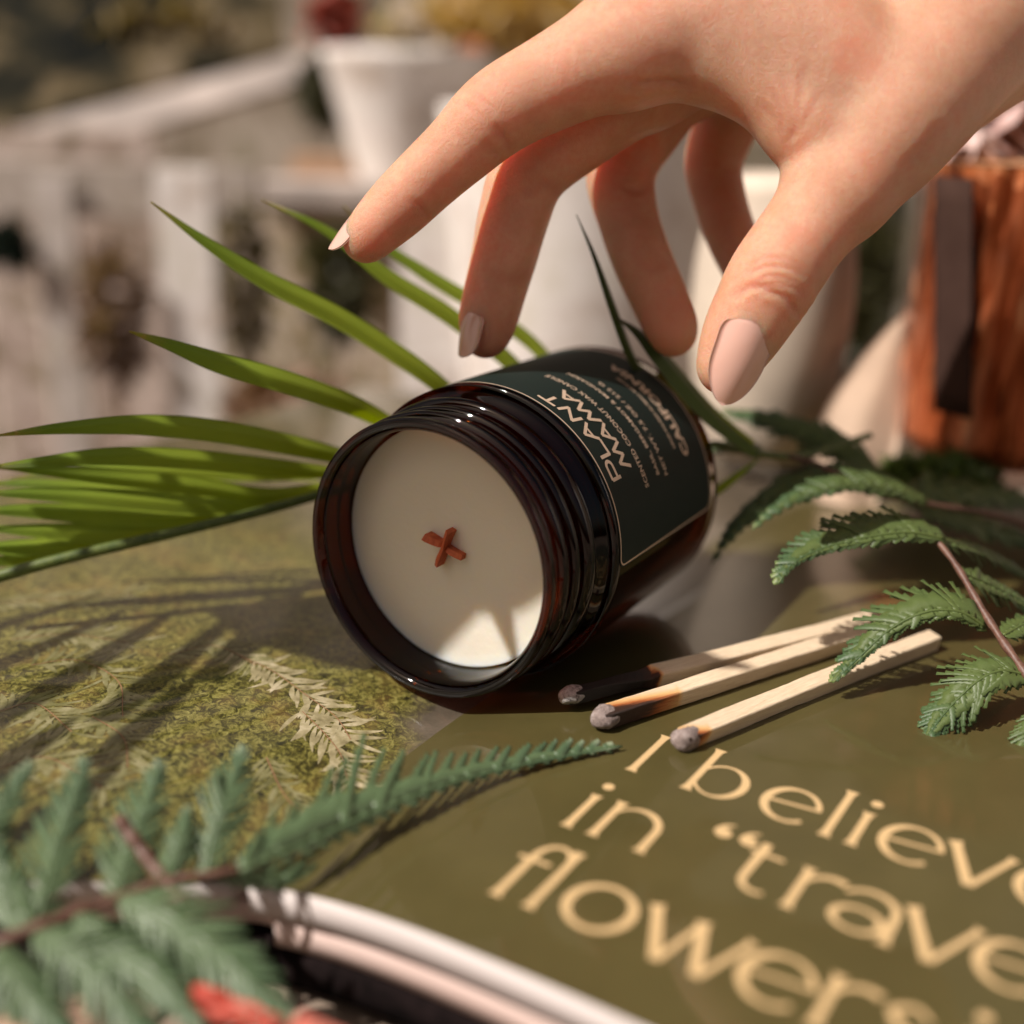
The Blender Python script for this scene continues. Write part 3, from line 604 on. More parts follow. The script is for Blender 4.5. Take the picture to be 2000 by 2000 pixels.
def match(head, tail, z0, z1, charf, label, hm, bend=0., hr=.23, seed=0, curl=0.):
    r = np.random.default_rng(seed); a = PZ(*head, z0); b = PZ(*tail, z1); n = 46; T = nrm(b-a); Sd = nrm(np.cross(T, [0, 0, 1])); Up = np.cross(Sd, T)
    t = thing('match', label, 'match', (*a[:2], page_z(a[:2]@E2, a[:2]@N2)), 'matches on the olive page')
    L = np.linalg.norm(b-a); V, att, uvm = [], [], []; ph0 = r.uniform(0, 6)
    for i in range(n):
        u = i/(n-1); c = a+(b-a)*u+Sd*bend*math.sin(math.pi*u)+Sd*curl*math.exp(-u*L/.9)*math.sin(u*L*3.2); w_ = .183*(1+.02*math.sin(2.2*u*L+ph0)+.008*r.normal()); cf = charf(u*L)
        w_ *= 1-.22*min(1, max(0, cf-.6)*3); rot = -.22+.08*math.sin(u*2+ph0)+(.25*math.sin(u*L*2.5) if cf > .7 else 0)
        for k in range(8):
            bx, by = ((1, -.86), (1, .86), (.86, 1), (-.86, 1), (-1, .86), (-1, -.86), (-.86, -1), (.86, -1))[k]; q = np.array([bx*math.cos(rot)-by*math.sin(rot), bx*math.sin(rot)+by*math.cos(rot)])*w_*(1+.010*r.normal()); V.append(c+Sd*q[0]+Up*q[1]); uvm.append((k/2., u*L)); sd = -q[0]/w_; att.append(cf+charside*sd*(-1) if (charside := (.22 if .2 < cf < .72 else 0)) else cf)
    V = np.array(V); f = grid_faces(n, 8, True)+[tuple(range(8)), tuple(reversed(range(8*n-8, 8*n)))]
    o = obj('matchstick', V, f, WOOD, t, uv=uvm, att=np.clip(att, 0, 1), smooth=True)
    o.data.polygons.foreach_set('use_smooth', [False]*len(o.data.polygons)); e = o.modifiers.new('bevel', 'BEVEL'); e.width = .02*S; e.segments = 2; e.limit_method = 'ANGLE'
    # bulb head
    V = []; nu, nv = 22, 20
    for i in range(nu):
        ph_ = math.pi*i/(nu-1)
        for j in range(nv):
            th = 2*math.pi*j/nv; rr_ = hr*math.sin(ph_)**.8*(1+.07*math.sin(3*th+seed)+.05*math.sin(5*ph_+2*th+seed)+.025*r.normal()); V.append(a+T*(.12-.30*math.cos(ph_))+Sd*rr_*math.cos(th)+Up*rr_*math.sin(th)*.95)
    obj('match_head', np.array(V), grid_faces(nu, nv, True), hm, t)
zz = .12+.2
match((1108, 1360), (1712, 1210), zz+.02, zz+.04, lambda x: 1. if x < 1.75 else max(0, .95-(x-1.75)*1.9), 'fully charred match with a white ashy head, farthest of the three matches', HEADW, .05, .20, 1, .05)
match((1172, 1404), (1725, 1226), zz, zz+.02, lambda x: max(0, .62-.22*x) if x > .15 else .8, 'match with a grey head and a charred underside, middle of the three', HEAD, .0, .24, 2)
match((1331, 1445), (1822, 1250), zz, zz, lambda x: max(0, .50-.55*x), 'clean pale match with a grey head, nearest to the gold lettering', HEAD, -.04, .24, 5)

# =================================================================== PALM FRONDS
def ribbon(pts, hw, tilt, fold, m, parent, name='leaflet', up=(0, 0, 1.), label=None):
    """pts: (px, py, depth); hw: half width in cm at each point; folded along its midrib."""
    q = np.array([[*P(*p), h] for p, h in zip(pts, hw)]); q = resample(catmull(q, 12), 44); c = q[:, :3]; T = nrm(np.gradient(c, axis=0)); nvv = 9
    vd = nrm(c-CAM); B = nrm(np.cross(T, vd)); N = np.cross(B, T); N = N*np.sign((N*vd).sum(1, keepdims=True))*-1
    ct, sn = math.cos(tilt), math.sin(tilt); B2x = B*ct+N*sn; N2x = N*ct-B*sn; V, uv = [], []; u_ = np.linspace(-1, 1, nvv); th = .028
    for sgn in (0, 1):
        for i in range(44):
            for u in u_: V.append(c[i]+B2x[i]*u*q[i, 3]+N2x[i]*(-fold*abs(u)*q[i, 3]+fold*.3*q[i, 3]-sgn*th*(1-.85*abs(u)))); uv.append((u, i/43))
    n = 44*nvv; a = grid_faces(44, nvv); f = a+[tuple(reversed([k+n for k in g_])) for g_ in a]
    rim = list(range(nvv))+[i*nvv+nvv-1 for i in range(1, 44)]+[43*nvv+j for j in range(nvv-2, -1, -1)]+[i*nvv for i in range(42, 0, -1)]
    f += [(rim[(k+1) % len(rim)], rim[k], rim[k]+n, rim[(k+1) % len(rim)]+n) for k in range(len(rim))]
    return obj(name, np.array(V), f, m, parent, uv, label=label)
def prof(w_, n, base=.55, tip=.06): t = np.linspace(0, 1, n); return list(w_*np.interp(t, [0, .3, .62, 1], [base, 1, .82, tip]))
palm = thing('palm_frond', 'bright green palm frond fanning out to the left behind the jar', 'palm frond', P(300, 1040, 27.5))
rp = [(-60, 1142, 25.4), (120, 1092, 25.8), (300, 1050, 26.3), (480, 1006, 26.8), (620, 968, 27.4), (800, 915, 28.4), (980, 870, 29)]
V, f = tube(resample(catmull([P(*p) for p in rp], 10), 60), np.linspace(.14, .09, 60), 10); obj('rachis', V, f, RACHIS, palm)
LV = [  # base -> tip
    ([(960, 850, 28.6), (850, 742, 27.6), (680, 628, 26.8), (520, 545, 26.1), (400, 470, 25.6), (295, 394, 25.2)], .34, .35),
    ([(800, 850, 28.3), (700, 795, 26.5), (560, 745, 25.4), (430, 708, 24.9), (330, 672, 24.6), (252, 647, 24.4)], .35, .2),
    ([(720, 905, 28), (600, 875, 26.8), (430, 842, 25.8), (280, 829, 25.0), (120, 836, 24.5), (-10, 851, 24.2)], .35, .15),
    ([(680, 925, 28), (560, 915, 27), (380, 897, 26.), (230, 890, 25.3), (90, 900, 24.9), (-40, 915, 24.7)], .31, .1),
    ([(640, 950, 28), (520, 968, 27.4), (370, 948, 26.6), (200, 930, 26), (60, 916, 25.6), (-40, 910, 25.2)], .28, -.1),
    ([(560, 975, 27.8), (420, 985, 27), (250, 975, 26.3), (100, 965, 25.8), (-60, 962, 25.2)], .36, .2),
    ([(480, 995, 27.6), (330, 1012, 27), (180, 1003, 26.5), (40, 996, 26), (-60, 1000, 25.6)], .34, .2),
    ([(360, 1022, 27.4), (230, 1040, 26.8), (100, 1036, 26.3), (-60, 1030, 25.8)], .34, .3),
    ([(260, 1045, 27.2), (140, 1065, 26.7), (20, 1068, 26.3), (-60, 1070, 26)], .32, .3),
    ([(160, 1068, 27.), (60, 1088, 26.6), (-60, 1100, 26.)], .28, .3),
    ([(1090, 860, 29), (1020, 730, 28.7), (890, 622, 28.1), (760, 540, 27.6), (640, 450, 27.2), (512, 390, 26.9)], .31, .4),
    ([(1140, 830, 29.6), (1060, 690, 29.4), (950, 605, 29), (840, 538, 28.7), (740, 470, 28.4), (670, 400, 28)], .27, .4),
    ([(620, 930, 28.3), (470, 925, 28), (310, 917, 27.6), (150, 917, 27.2), (20, 935, 27.)], .24, .2),
    ([(540, 985, 27.9), (380, 975, 27.6), (210, 955, 27.3), (60, 944, 27.), (-50, 945, 26.8)], .26, .2)]
for k, (pts, hw_, tl) in enumerate(LV): ribbon(pts, prof(hw_*.78, len(pts)), tl, .5, PALM, palm)
dk = thing('palm_frond', 'dark green palm sprig rising behind and to the right of the jar', 'palm frond', P(1380, 880, 28.4))
V, f = tube(resample(catmull([P(*p) for p in [(1700, 850, 30), (1560, 890, 29.2), (1440, 878, 28.6), (1390, 868, 28.2), (1340, 905, 28)]], 10), 40), .09, 8); obj('rachis', V, f, RACHIS, dk)
for pts, hw_, tl, mt in [
    ([(1290, 830, 27.4), (1262, 748, 27.2), (1228, 680, 26.6), (1195, 590, 26.2), (1162, 500, 26.0), (1126, 419, 25.8)], .17, .9, PALMD),
    ([(1480, 885, 28.4), (1400, 820, 27.6), (1345, 760, 27.0), (1290, 695, 26.5), (1248, 650, 26.3), (1205, 620, 26.2)], .30, .8, PALMD),
    ([(1470, 870, 28.4), (1390, 812, 28.), (1330, 745, 27.7), (1290, 690, 27.6), (1270, 650, 27.4)], .22, .1, PALM),
    ([(1330, 1000, 28.4), (1395, 962, 28.4), (1440, 930, 28.4), (1490, 890, 28.5)], .12, .2, PALM),
    ([(1300, 860, 27.6), (1270, 800, 27.4), (1250, 735, 27.1), (1240, 700, 27)], .22, .2, PALM)]: ribbon(pts, prof(hw_, len(pts)), tl, .4, mt, dk)

# =================================================================== ARTIFICIAL FERNS
def frond(pts, wl, wr, nl, m, parent, seed=0, shape=None, fwd=38, fuse=.62, curl=.25, up=None, taper=1.0, hint=(0, 0, 1.), face=.5, web=.38):
    """a pinna: vein along pts (px, py, depth), toothed lobes on both sides; wl, wr = lobe lengths in cm."""
    r = np.random.default_rng(seed); k_ = 1.05 if pts[0][2] < 17.9 and pts[-1][2] < 20 else 1.; q = resample(catmull([P(p[0], p[1], p[2]*k_) for p in pts], 12), 120); T = nrm(np.gradient(q, axis=0))
    vd = nrm(q-CAM); Nh = nrm(-vd*face+np.array(hint)*(1-face)); B = nrm(np.cross(T, Nh)); N = np.cross(B, T); L = np.linalg.norm(np.diff(q, axis=0), axis=1).sum()
    shape = shape or ((0, .45), (.12, .9), (.3, 1.), (.6, .72), (.85, .35), (1, .10)); xs, ys = zip(*shape); V, Fc, uv, n = [], [], [], 0; sp = L/nl; V = []
    for sd, wmax in ((-1, wl), (1, wr)):
        for i in range(nl):
            u = (i+.35)/nl*.97; k = min(119, int(u*119)); ln = wmax*np.interp(u, xs, ys)*r.uniform(.88, 1.12); a = math.radians(fwd+r.normal()*5+14*u)
            d = nrm(B[k]*sd*math.cos(a)+T[k]*math.sin(a)); s = nrm(np.cross(N[k], d)); hwid = sp*fuse*r.uniform(.85, 1.1); lift = r.normal()*.10; rows = 7
            hwid = min(hwid, ln*.6+.02)
            ph = r.uniform(-.5, .5)
            rows = 13
            for j in range(rows):
                t = j/(rows-1); c = q[k]+d*ln*t+N[k]*(-curl*ln*t*t+lift*ln*t)+T[k]*ln*.22*t*t; wv = hwid*np.interp(t, [0, .2, .6, .9, 1], [1.15, .85, .72, .42, .18])*(1.28 if j % 2 else .74)
                for v in (-1, 0, 1): V.append(c+s*v*wv+d*abs(v)*(.10*ln*(j % 2))+N[k]*(.05*wv*(1-abs(v))+.22*wv*v*ph)); uv.append((v, min(1, .10+.75*u+.25*t)))
            for j in range(rows-1):
                for v in (0, 1): b0 = n+3*j+v; Fc.append((b0, b0+1, b0+4, b0+3))
            n += 3*rows
    for sd, wmax in ((-1, wl), (1, wr)):
        for i in range(40):
            k = min(119, i*3); wv = web*wmax*np.interp(i/39, xs, ys)*(1+.12*math.sin(i*1.9)); V += [q[k]-N[k]*.004, q[k]+B[k]*sd*wv*.5+N[k]*.02*wv, q[k]+B[k]*sd*wv-N[k]*curl*wv*.15]; uv += [(0, .2), (.5, .3), (1, .4)]
        for i in range(39):
            for v in (0, 1): b0 = n+3*i+v; Fc.append((b0, b0+1, b0+4, b0+3))
        n += 120
    V = np.array(V); tv, tf = tube(q[::4], np.linspace(.038, .012, 30)*min(1, .6+L/10), 6); off = len(V)
    V = np.vstack([V, tv]); uv += [(0, min(1., (i//6)/30)) for i in range(len(tv))]; Fc += [tuple(i+off for i in g_) for g_ in tf]
    o = obj('leaflet', V, Fc, m, parent, uv); sl = o.modifiers.new('thickness', 'SOLIDIFY'); sl.thickness = .010*S; sl.offset = 0
    return o
def stemtube(pts, r0, r1, parent, m=STEM, name='stem'):
    q = resample(catmull([P(*p) for p in pts], 10), 50); rr_ = np.linspace(r0, r1, 50)*(1+.12*np.sin(np.arange(50)*1.1)); V, f = tube(q, rr_, 10); obj(name, V, f, m, parent)
fr = thing('fern_sprig', 'dark green artificial fern sprig on a reddish brown stem lying over the match ends', 'fern sprig', P(1906, 1170, 24.3))
stemtube([(2080, 1430, 22.4), (2000, 1312, 23.2), (1950, 1240, 23.8), (1906, 1170, 24.3), (1868, 1105, 24.8), (1822, 1048, 25.3), (1790, 1030, 25.6)], .10, .06, fr)
R1 = [  # base -> tip
    ([(1845, 1052, 25.2), (1775, 1040, 25), (1700, 1048, 24.9), (1610, 1070, 24.8), (1550, 1100, 24.6), (1516, 1146, 24.3)], .28, .95, 17, 1),
    ([(1925, 1225, 24.0), (1875, 1195, 23.9), (1810, 1195, 23.9), (1740, 1228, 23.9), (1680, 1282, 23.8), (1622, 1338, 23.6)], .30, .88, 19, 2),
    ([(2005, 1318, 23.2), (1955, 1310, 23.1), (1910, 1330, 23), (1866, 1370, 22.9), (1828, 1415, 22.7), (1808, 1452, 22.5)], .74, .74, 18, 3),
    ([(2050, 1370, 22.6), (2030, 1400, 22.5), (2005, 1450, 22.3), (1985, 1527, 22.0)], .42, .42, 14, 4),
    ([(1880, 1120, 24.8), (1930, 1140, 25.2), (1980, 1165, 25.6), (2040, 1200, 26)], .5, .5, 11, 5),
    ([(1835, 1055, 25.3), (1900, 1068, 26.3), (1960, 1095, 27), (2030, 1140, 27.6)], .4, .45, 12, 6),
    ([(1960, 1240, 23.8), (2010, 1215, 24.3), (2060, 1205, 24.8)], .45, .45, 9, 7)]
for pts, a, b, nl, sd in R1: frond(pts, a*1.05, b*1.05, int(nl*1.35), FERN, fr, sd, fuse=.60 if sd != 4 else .42, web=.5)
fb = thing('fern_sprig', 'blurred dark green fern sprig arching behind the jar towards the copper filled glass', 'fern sprig', P(1820, 980, 28.5))
stemtube([(2080, 1060, 30), (1960, 1010, 29.4), (1820, 985, 28.6), (1700, 960, 28.2), (1580, 900, 28.8), (1450, 880, 29.6)], .09, .05, fb)
for pts, a, b, nl, sd in [
    ([(1810, 980, 28.2), (1740, 952, 27.8), (1660, 945, 27.4), (1580, 965, 27), (1520, 995, 26.7), (1463, 1040, 26.4)], .30, .62, 17, 11),
    ([(1760, 955, 28.8), (1670, 925, 28.8), (1580, 935, 28.7), (1500, 975, 28.4), (1430, 1040, 28.2), (1385, 1110, 28)], .45, .6, 18, 12),
    ([(1720, 935, 30.5), (1660, 880, 30.6), (1580, 840, 30.8), (1490, 815, 31), (1400, 800, 31.2)], .75, .55, 16, 13),
    ([(1760, 975, 29.5), (1850, 960, 30.2), (1950, 965, 31), (2060, 990, 31.6)], .9, .9, 14, 14),
    ([(1800, 1000, 29.2), (1880, 1015, 29.6), (1960, 1040, 30), (2060, 1075, 30.4)], .7, .6, 14, 15),
    ([(1500, 890, 29.5), (1440, 870, 30), (1380, 880, 30.4), (1330, 910, 30.8)], .3, .3, 10, 16)]: frond(pts, a, b, nl, FERN, fb, sd)
fl = thing('fern_sprig', 'blue green artificial fern sprig blurred in the near left corner', 'fern sprig', P(300, 1730, 16.6))
stemtube([(-80, 1875, 16.3), (60, 1815, 16.6), (200, 1765, 17.1), (320, 1722, 17.5), (430, 1705, 17.7), (520, 1690, 18.0)], .10, .06, fl)
stemtube([(230, 1600, 18.1), (290, 1680, 17.8), (380, 1790, 17.2), (440, 1880, 16.8)], .12, .10, fl)
BIG = ((0, .30), (.12, .75), (.25, 1.), (.4, .62), (.55, .42), (.75, .30), (.9, .18), (1, .08))
frond([(470, 1700, 17.6), (590, 1650, 18.3), (720, 1592, 19.2), (850, 1540, 20.0), (960, 1508, 20.7), (1080, 1482, 21.25), (1228, 1457, 21.8)], 1.45, .28, 24, FERNB, fl, 21, shape=BIG, fwd=34, fuse=.34, curl=.1, face=.8)
frond([(60, 1830, 15.8), (30, 1780, 16.), (5, 1710, 16.3), (-20, 1630, 16.7)], .5, .5, 14, FERNB, fl, 31, curl=.12, fuse=.44, face=.75)
frond([(300, 1745, 16.5), (330, 1700, 16.8), (352, 1640, 17.1), (370, 1570, 17.5)], .36, .36, 14, FERNB, fl, 32, curl=.12, fuse=.44, face=.75)
frond([(150, 1790, 15.9), (220, 1860, 15.5), (300, 1910, 15.2), (400, 2020, 14.7)], .5, .5, 18, FERNB, fl, 33, curl=.12, fuse=.44, face=.75)
frond([(0, 1850, 15.5), (20, 1900, 15.2), (60, 1950, 15.), (140, 2040, 14.6)], .5, .5, 16, FERNB, fl, 34, curl=.12, fuse=.44, face=.75, web=.2)
for pts, a, b, nl, sd in [(p_, 1.15*a_, 1.15*b_, int(n_*1.3), s_) for p_, a_, b_, n_, s_ in [
    ([(400, 1715, 17), (415, 1640, 17.3), (440, 1570, 17.6), (460, 1510, 18), (482, 1452, 18.3)], .55, .50, 14, 22),
    ([(225, 1765, 16.4), (245, 1690, 16.8), (270, 1620, 17.2), (295, 1550, 17.6), (316, 1480, 18)], .58, .48, 14, 23),
    ([(60, 1825, 15.9), (90, 1740, 16.3), (115, 1650, 16.8), (145, 1560, 17.3), (172, 1470, 17.8)], .60, .48, 15, 24),
    ([(-90, 1800, 15.9), (-50, 1700, 16.4), (0, 1590, 17), (70, 1480, 17.6)], .50, .42, 13, 25),
    ([(420, 1712, 17.2), (510, 1718, 17.6), (600, 1712, 18), (670, 1716, 18.4), (745, 1726, 18.8)], .30, .22, 14, 26),
    ([(235, 1755, 16.2), (310, 1790, 15.9), (400, 1850, 15.6), (480, 1920, 15.2), (570, 2010, 14.8)], .70, .62, 15, 27),
    ([(70, 1820, 15.8), (130, 1860, 15.5), (200, 1920, 15.2), (300, 2060, 14.6)], .62, .55, 14, 28),
    ([(-90, 1885, 15.5), (-30, 1930, 15.2), (60, 1990, 14.9), (120, 2060, 14.6)], .5, .45, 12, 29)]]: frond(pts, a, b, nl, FERNB, fl, sd, curl=.12, fuse=.40, face=.75, web=.2)
# things in the near left corner below the magazines
def cloth(name, label, cat, quad, m, amp, seed, nu=40, nv=24):
    c = [P(*q) for q in quad]; r = np.random.default_rng(seed); V = []; ph = r.uniform(0, 6, 6); nn = nrm(np.cross(c[1]-c[0], c[3]-c[0]))
    for i in range(nu):
        for j in range(nv):
            u, v = i/(nu-1), j/(nv-1); p = c[0]*(1-u)*(1-v)+c[1]*u*(1-v)+c[2]*u*v+c[3]*(1-u)*v
            h = math.sin(9*u+3*v+ph[0])+.7*math.sin(5*v+13*u*v+ph[1])+.5*math.sin(17*u-6*v+ph[2]); V.append(p+nn*h*amp)
    o = obj(name, np.array(V), grid_faces(nu, nv), m); sl = o.modifiers.new('t', 'SOLIDIFY'); sl.thickness = .08*S; tag(o, label, cat); return o
REDC = blotch('red_cloth', [(.3, (.22, .015, .008)), (.5, (.45, .05, .028)), (.7, (.58, .22, .16))], .8, .6)
cloth('red_cloth', 'crumpled red cloth below the near edge of the magazines', 'cloth', [(590, 1985, 15.2), (1300, 2260, 13.6), (1300, 2390, 13.2), (500, 2120, 14.6)], REDC, .05, 4)
cloth('red_ribbon', 'small twisted red ribbon seen through the near left fern', 'ribbon', [(270, 1885, 16.6), (560, 1990, 15.6), (540, 2030, 15.4), (260, 1930, 16.4)], REDC, .12, 9, 30, 8)
cloth('kraft_paper', 'beige paper scrap in the bottom left corner', 'paper', [(-60, 1980, 15.8), (190, 1945, 16.2), (150, 2100, 15.2), (-80, 2120, 15.)], blotch('kraft', [(.3, (.42, .25, .17)), (.7, (.58, .38, .27))], 1, .7), .03, 3)

# =================================================================== BACKGROUND (all well out of focus)
def flatm(name, c, r=.7, v=.18): return blotch(name, [(.3, tuple(x*(1-v) for x in c)), (.7, tuple(min(1, x*(1+v)) for x in c))], .35, r)
WHITE = blotch('white_plaster', [(.35, (.52, .44, .38)), (.5, (.74, .69, .66)), (.65, (.62, .57, .50))], .35, .7); WHITEW = blotch('white_wood', [(.35, (.30, .25, .20)), (.5, (.50, .44, .41)), (.65, (.38, .34, .26))], .35, .7); PALE = flatm('pale_edge', (.46, .39, .35), .7, .3); TAUPE = flatm('taupe', (.21, .165, .13))
def upright(name, label, cat, x0, x1, ytop, d, m, th=.8, group=None, bev=.1, ybot=None):
    d *= 1.72; b = P((x0+x1)/2, ytop, d); wd = (x1-x0)/1000/FL*d; zb = -74 if ybot is None else P((x0+x1)/2, ybot, d)[2]
    o = obj(name, *box((b[0], b[1], (b[2]+zb)/2), (wd/2, th/2, (b[2]-zb)/2)), m, smooth=False); bevel(o, bev); tag(o, label, cat, group=group); return o
upright('slat', 'white upright slat, the brighter one left of the palm leaf tips', 'slat', 302, 412, 330, 44, WHITE, .8, 'white slats behind the palm')
upright('slat', 'dull white slat near the left edge of the picture', 'slat', 62, 138, 345, 45, WHITEW, .8, 'white slats behind the palm')
upright('slat', 'white slat between the palm leaves and the middle finger', 'slat', 778, 905, 380, 43, WHITE, .8, 'white slats behind the palm')
upright('backing_board', 'brownish board between the white slats behind the palm', 'board', -80, 300, 250, 49, blotch('board_brown', [(.35, (.14, .11, .06)), (.45, (.36, .27, .22)), (.55, (.56, .46, .41)), (.66, (.26, .20, .13))], .30, .7), .6)
upright('backing_board', 'mottled brown board behind the middle palm leaves', 'board', 395, 800, 375, 50, blotch('board_mottled', [(.38, (.08, .075, .025)), (.45, (.32, .24, .13)), (.53, (.60, .49, .42)), (.62, (.22, .20, .08)), (.72, (.46, .30, .15))], .40, .7, det=6), .6)
upright('rail', 'pale horizontal rail across the tops of the slats at left', 'rail', -90, 505, 318, 45.5, blotch('rail_taupe', [(.35, (.20, .16, .12)), (.5, (.42, .36, .32)), (.65, (.30, .25, .20))], .30, .8), .8, ybot=425)
# tilted picture with a pale lower border
def slab(name, m, corners, th, parent):
    c = [P(q[0], q[1], q[2]*1.68) for q in corners]; n_ = nrm(np.cross(c[1]-c[0], c[3]-c[0])); n_ = n_*np.sign(n_@F_); V = np.array(c+[x+n_*th for x in c])
    o = obj(name, V, [(0, 1, 2, 3), (7, 6, 5, 4), (0, 4, 5, 1), (1, 5, 6, 2), (2, 6, 7, 3), (3, 7, 4, 0)], m, parent, smooth=False); bevel(o, .08); return o
pic = thing('leaning_picture', 'large dark picture with a pale border leaning at a slant, top left', 'picture', P(250, 300, 55))
slab('print', blotch('dark_print', Specular_IOR_Level=.1, stops=[(.42, (.006, .007, .006)), (.50, (.022, .020, .012)), (.57, (.10, .075, .04)), (.66, (.20, .16, .12))], sc=.14, rough=.95, det=3, bump=0), [(-40, 270, 54), (560, 90, 57), (520, -330, 62), (-120, -150, 59)], .8, pic)
slab('border', PALE, [(-60, 350, 53.4), (700, 125, 56.4), (690, 75, 56.6), (-60, 275, 53.6)], 1.2, pic)
# pots, vases
def pot(name, label, cat, cx, ytop, ybot, rt, rb, d, m, prof_=None, group=None):
    d *= 1.72 if d > 41 else 1; c = P(cx, ybot, d); top = P(cx, ytop, d)[2]; h = top-c[2]; z0 = c[2]; k = d/1000/FL
    pr = prof_ or [(0, .96), (.02, 1), (.5, .5), (.97, 0), (1, 0)]
    V, n = [], 64; rows = []
    for t in np.linspace(0, 1, 16): rows.append((t*h, (rb+(rt-rb)*(prof_(t) if prof_ else t))*k))
    rows += [(h, rows[-1][1]*.90), (h*.12, rows[0][1]*.85)]
    th = np.linspace(0, 2*np.pi, n, endpoint=False); rows = [(0, .01)]+rows+[(h*.12, .01)]
    for z, r in rows: V += [(c[0]+r*math.cos(a), c[1]+r*math.sin(a), z0+z) for a in th]
    o = obj(name, V, grid_faces(len(rows), n, True), m); tag(o, label, cat, group=group); return o
pot('planter', 'big white planter behind the middle and ring fingers', 'planter', 1120, 210, 900, 262, 205, 47, WHITE)
pot('planter', 'white tapered pot above the index fingertip', 'planter', 800, 105, 400, 165, 85, 52, WHITE)
pot('vase', 'cream rounded vase half hidden behind the thumb', 'vase', 1480, 330, 880, 150, 95, 40, flatm('cream', (.58, .49, .40)), lambda t: math.sin(min(1, t*1.15)*math.pi*.80)**.8)
upright('shelf', 'pale shelf under the white tapered pot', 'shelf', 512, 790, 352, 49, PALE, 6, ybot=398)
upright('box', 'small peach coloured box on the pale shelf', 'box', 575, 700, 305, 56, flatm('peach', (.55, .33, .20)), 3, ybot=350)
upright('board', 'dark olive panel right of the thumb', 'board', 1560, 1790, 330, 50, blotch('dark_olive', [(.35, (.012, .012, .006)), (.6, (.045, .04, .018)), (.75, (.14, .12, .06))], .3, .7), 1.)
# dried leaf, broad and curled
ribbon([(1650, 990, 36), (1680, 850, 36), (1720, 740, 36.4), (1752, 660, 37), (1790, 600, 37.4)], [.9, 1.25, .9, .45, .1], .2, .3, flatm('dried_leaf', (.50, .36, .26)), tag(thing('dried_leaf', 'broad beige dried leaf left of the copper filled glass', 'leaf', P(1680, 950, 36)), 'broad beige dried leaf left of the copper filled glass', 'leaf'), 'blade')
# bushy plants far behind: clumps of small leaves
def bush(name, label, cx, cy, d, rx, ry, nleaf, ls, m, seed):
    d *= 1.70 if d > 40 else 1; ls *= 1.70 if d > 40 else 1; r = np.random.default_rng(seed); c = P(cx, cy, d); k = d/1000/FL; V, Fc, uv = [], [], []
    t = thing(name, label, 'plant', c)
    for i in range(nleaf):
        v = r.normal(size=3); v = v/np.linalg.norm(v)*r.uniform(.3, 1)**.5; p = c+np.array([v[0]*rx*k, v[1]*rx*k*.6, v[2]*ry*k]); d_ = nrm(v+r.normal(size=3)*.6); s = nrm(np.cross(d_, r.normal(size=3))); L = ls*r.uniform(.6, 1.3); n = len(V)
        V += [p-d_*L*.5, p+s*L*.22, p+d_*L*.5, p-s*L*.22]; uv += [(0, 0), (1, .4), (0, .9), (-1, .4)]; Fc.append((n, n+1, n+2, n+3))
    obj('foliage', V, Fc, m, t, uv); q = np.array([[c[0], c[1], TZ if d < 43 else -74], c]); Vt, ft = tube(np.linspace(q[0], q[1], 6), .12, 8); obj('stem', Vt, ft, STEM, t); return t
OLV = leafmat('olive_leaf', (.07, .065, .018), (.035, .035, .012), (.12, .10, .03), 0, .2, .5); YEL = leafmat('yellow_leaf', (.50, .34, .10), (.42, .28, .10), (.5, .35, .12), 0, .3, .5)
bush('bushy_plant', 'dark olive plant beside the white tapered pot', 640, 180, 55, 60, 75, 380, 1.0, OLV, 1)
bush('bushy_plant', 'olive plant showing between the palm leaves under the index fingertip', 660, 560, 46, 60, 120, 420, .9, OLV, 2)
bush('bushy_plant', 'thin ochre green plant left of the palm leaf tips', 480, 560, 47, 50, 170, 300, .8, leafmat('ochre_leaf', (.18, .14, .05), (.12, .10, .04), (.2, .15, .05), 0, .2, .5), 3)
bush('bushy_plant', 'yellowish flowering plant at the top centre', 1000, 30, 58, 170, 70, 520, 1.2, YEL, 4)
bush('bushy_plant', 'dark green plant at the left edge behind the slats', 15, 480, 46, 50, 45, 200, .9, leafmat('deep_green_leaf', (.012, .03, .016), (.008, .018, .010), (.02, .04, .02), 0, .1, .5), 5)
bush('bushy_plant', 'olive shrub behind the thumb and the dried leaf', 1690, 560, 44, 60, 150, 420, .9, OLV, 6)
bush('moss_clump', 'green ground plant in front of the copper filled glass', 1830, 935, 34, 130, 45, 700, .7, leafmat('clump_leaf', (.13, .17, .03), (.06, .11, .03), (.2, .22, .06), 0, .3, .5), 7)
def flower(name, label, cx, cy, d, r0, c, seed):
    r = np.random.default_rng(seed); d *= 1.70 if d > 40 else 1; ctr = P(cx, cy, d); k = d/1000/FL; R = r0*k; V, Fc = [], []
    for i in range(26):
        v = nrm(r.normal(size=3)+np.array([0, -.8, .3])); s = nrm(np.cross(v, r.normal(size=3))); n = len(V)
        for j in range(6):
            t = j/5; wv = R*.38*math.sin(math.pi*(t*.85+.08)); cc_ = ctr+v*R*t+np.array([0, 0, -1])*R*.25*t*t; V += [cc_-s*wv, cc_+s*wv]
        for j in range(5): Fc.append((n+2*j, n+2*j+1, n+2*j+3, n+2*j+2))
    o = obj(name, V, Fc, flatm(name+'_petal', c, .6)); tag(o, label, 'flower'); sl = o.modifiers.new('t', 'SOLIDIFY'); sl.thickness = .03*S
flower('flower', 'dark red flower above the slanted picture corner', 655, 30, 56, 75, (.32, .045, .02), 1)
flower('flower', 'small orange flower in front of the white pot', 925, 105, 50, 34, (.48, .16, .05), 2)

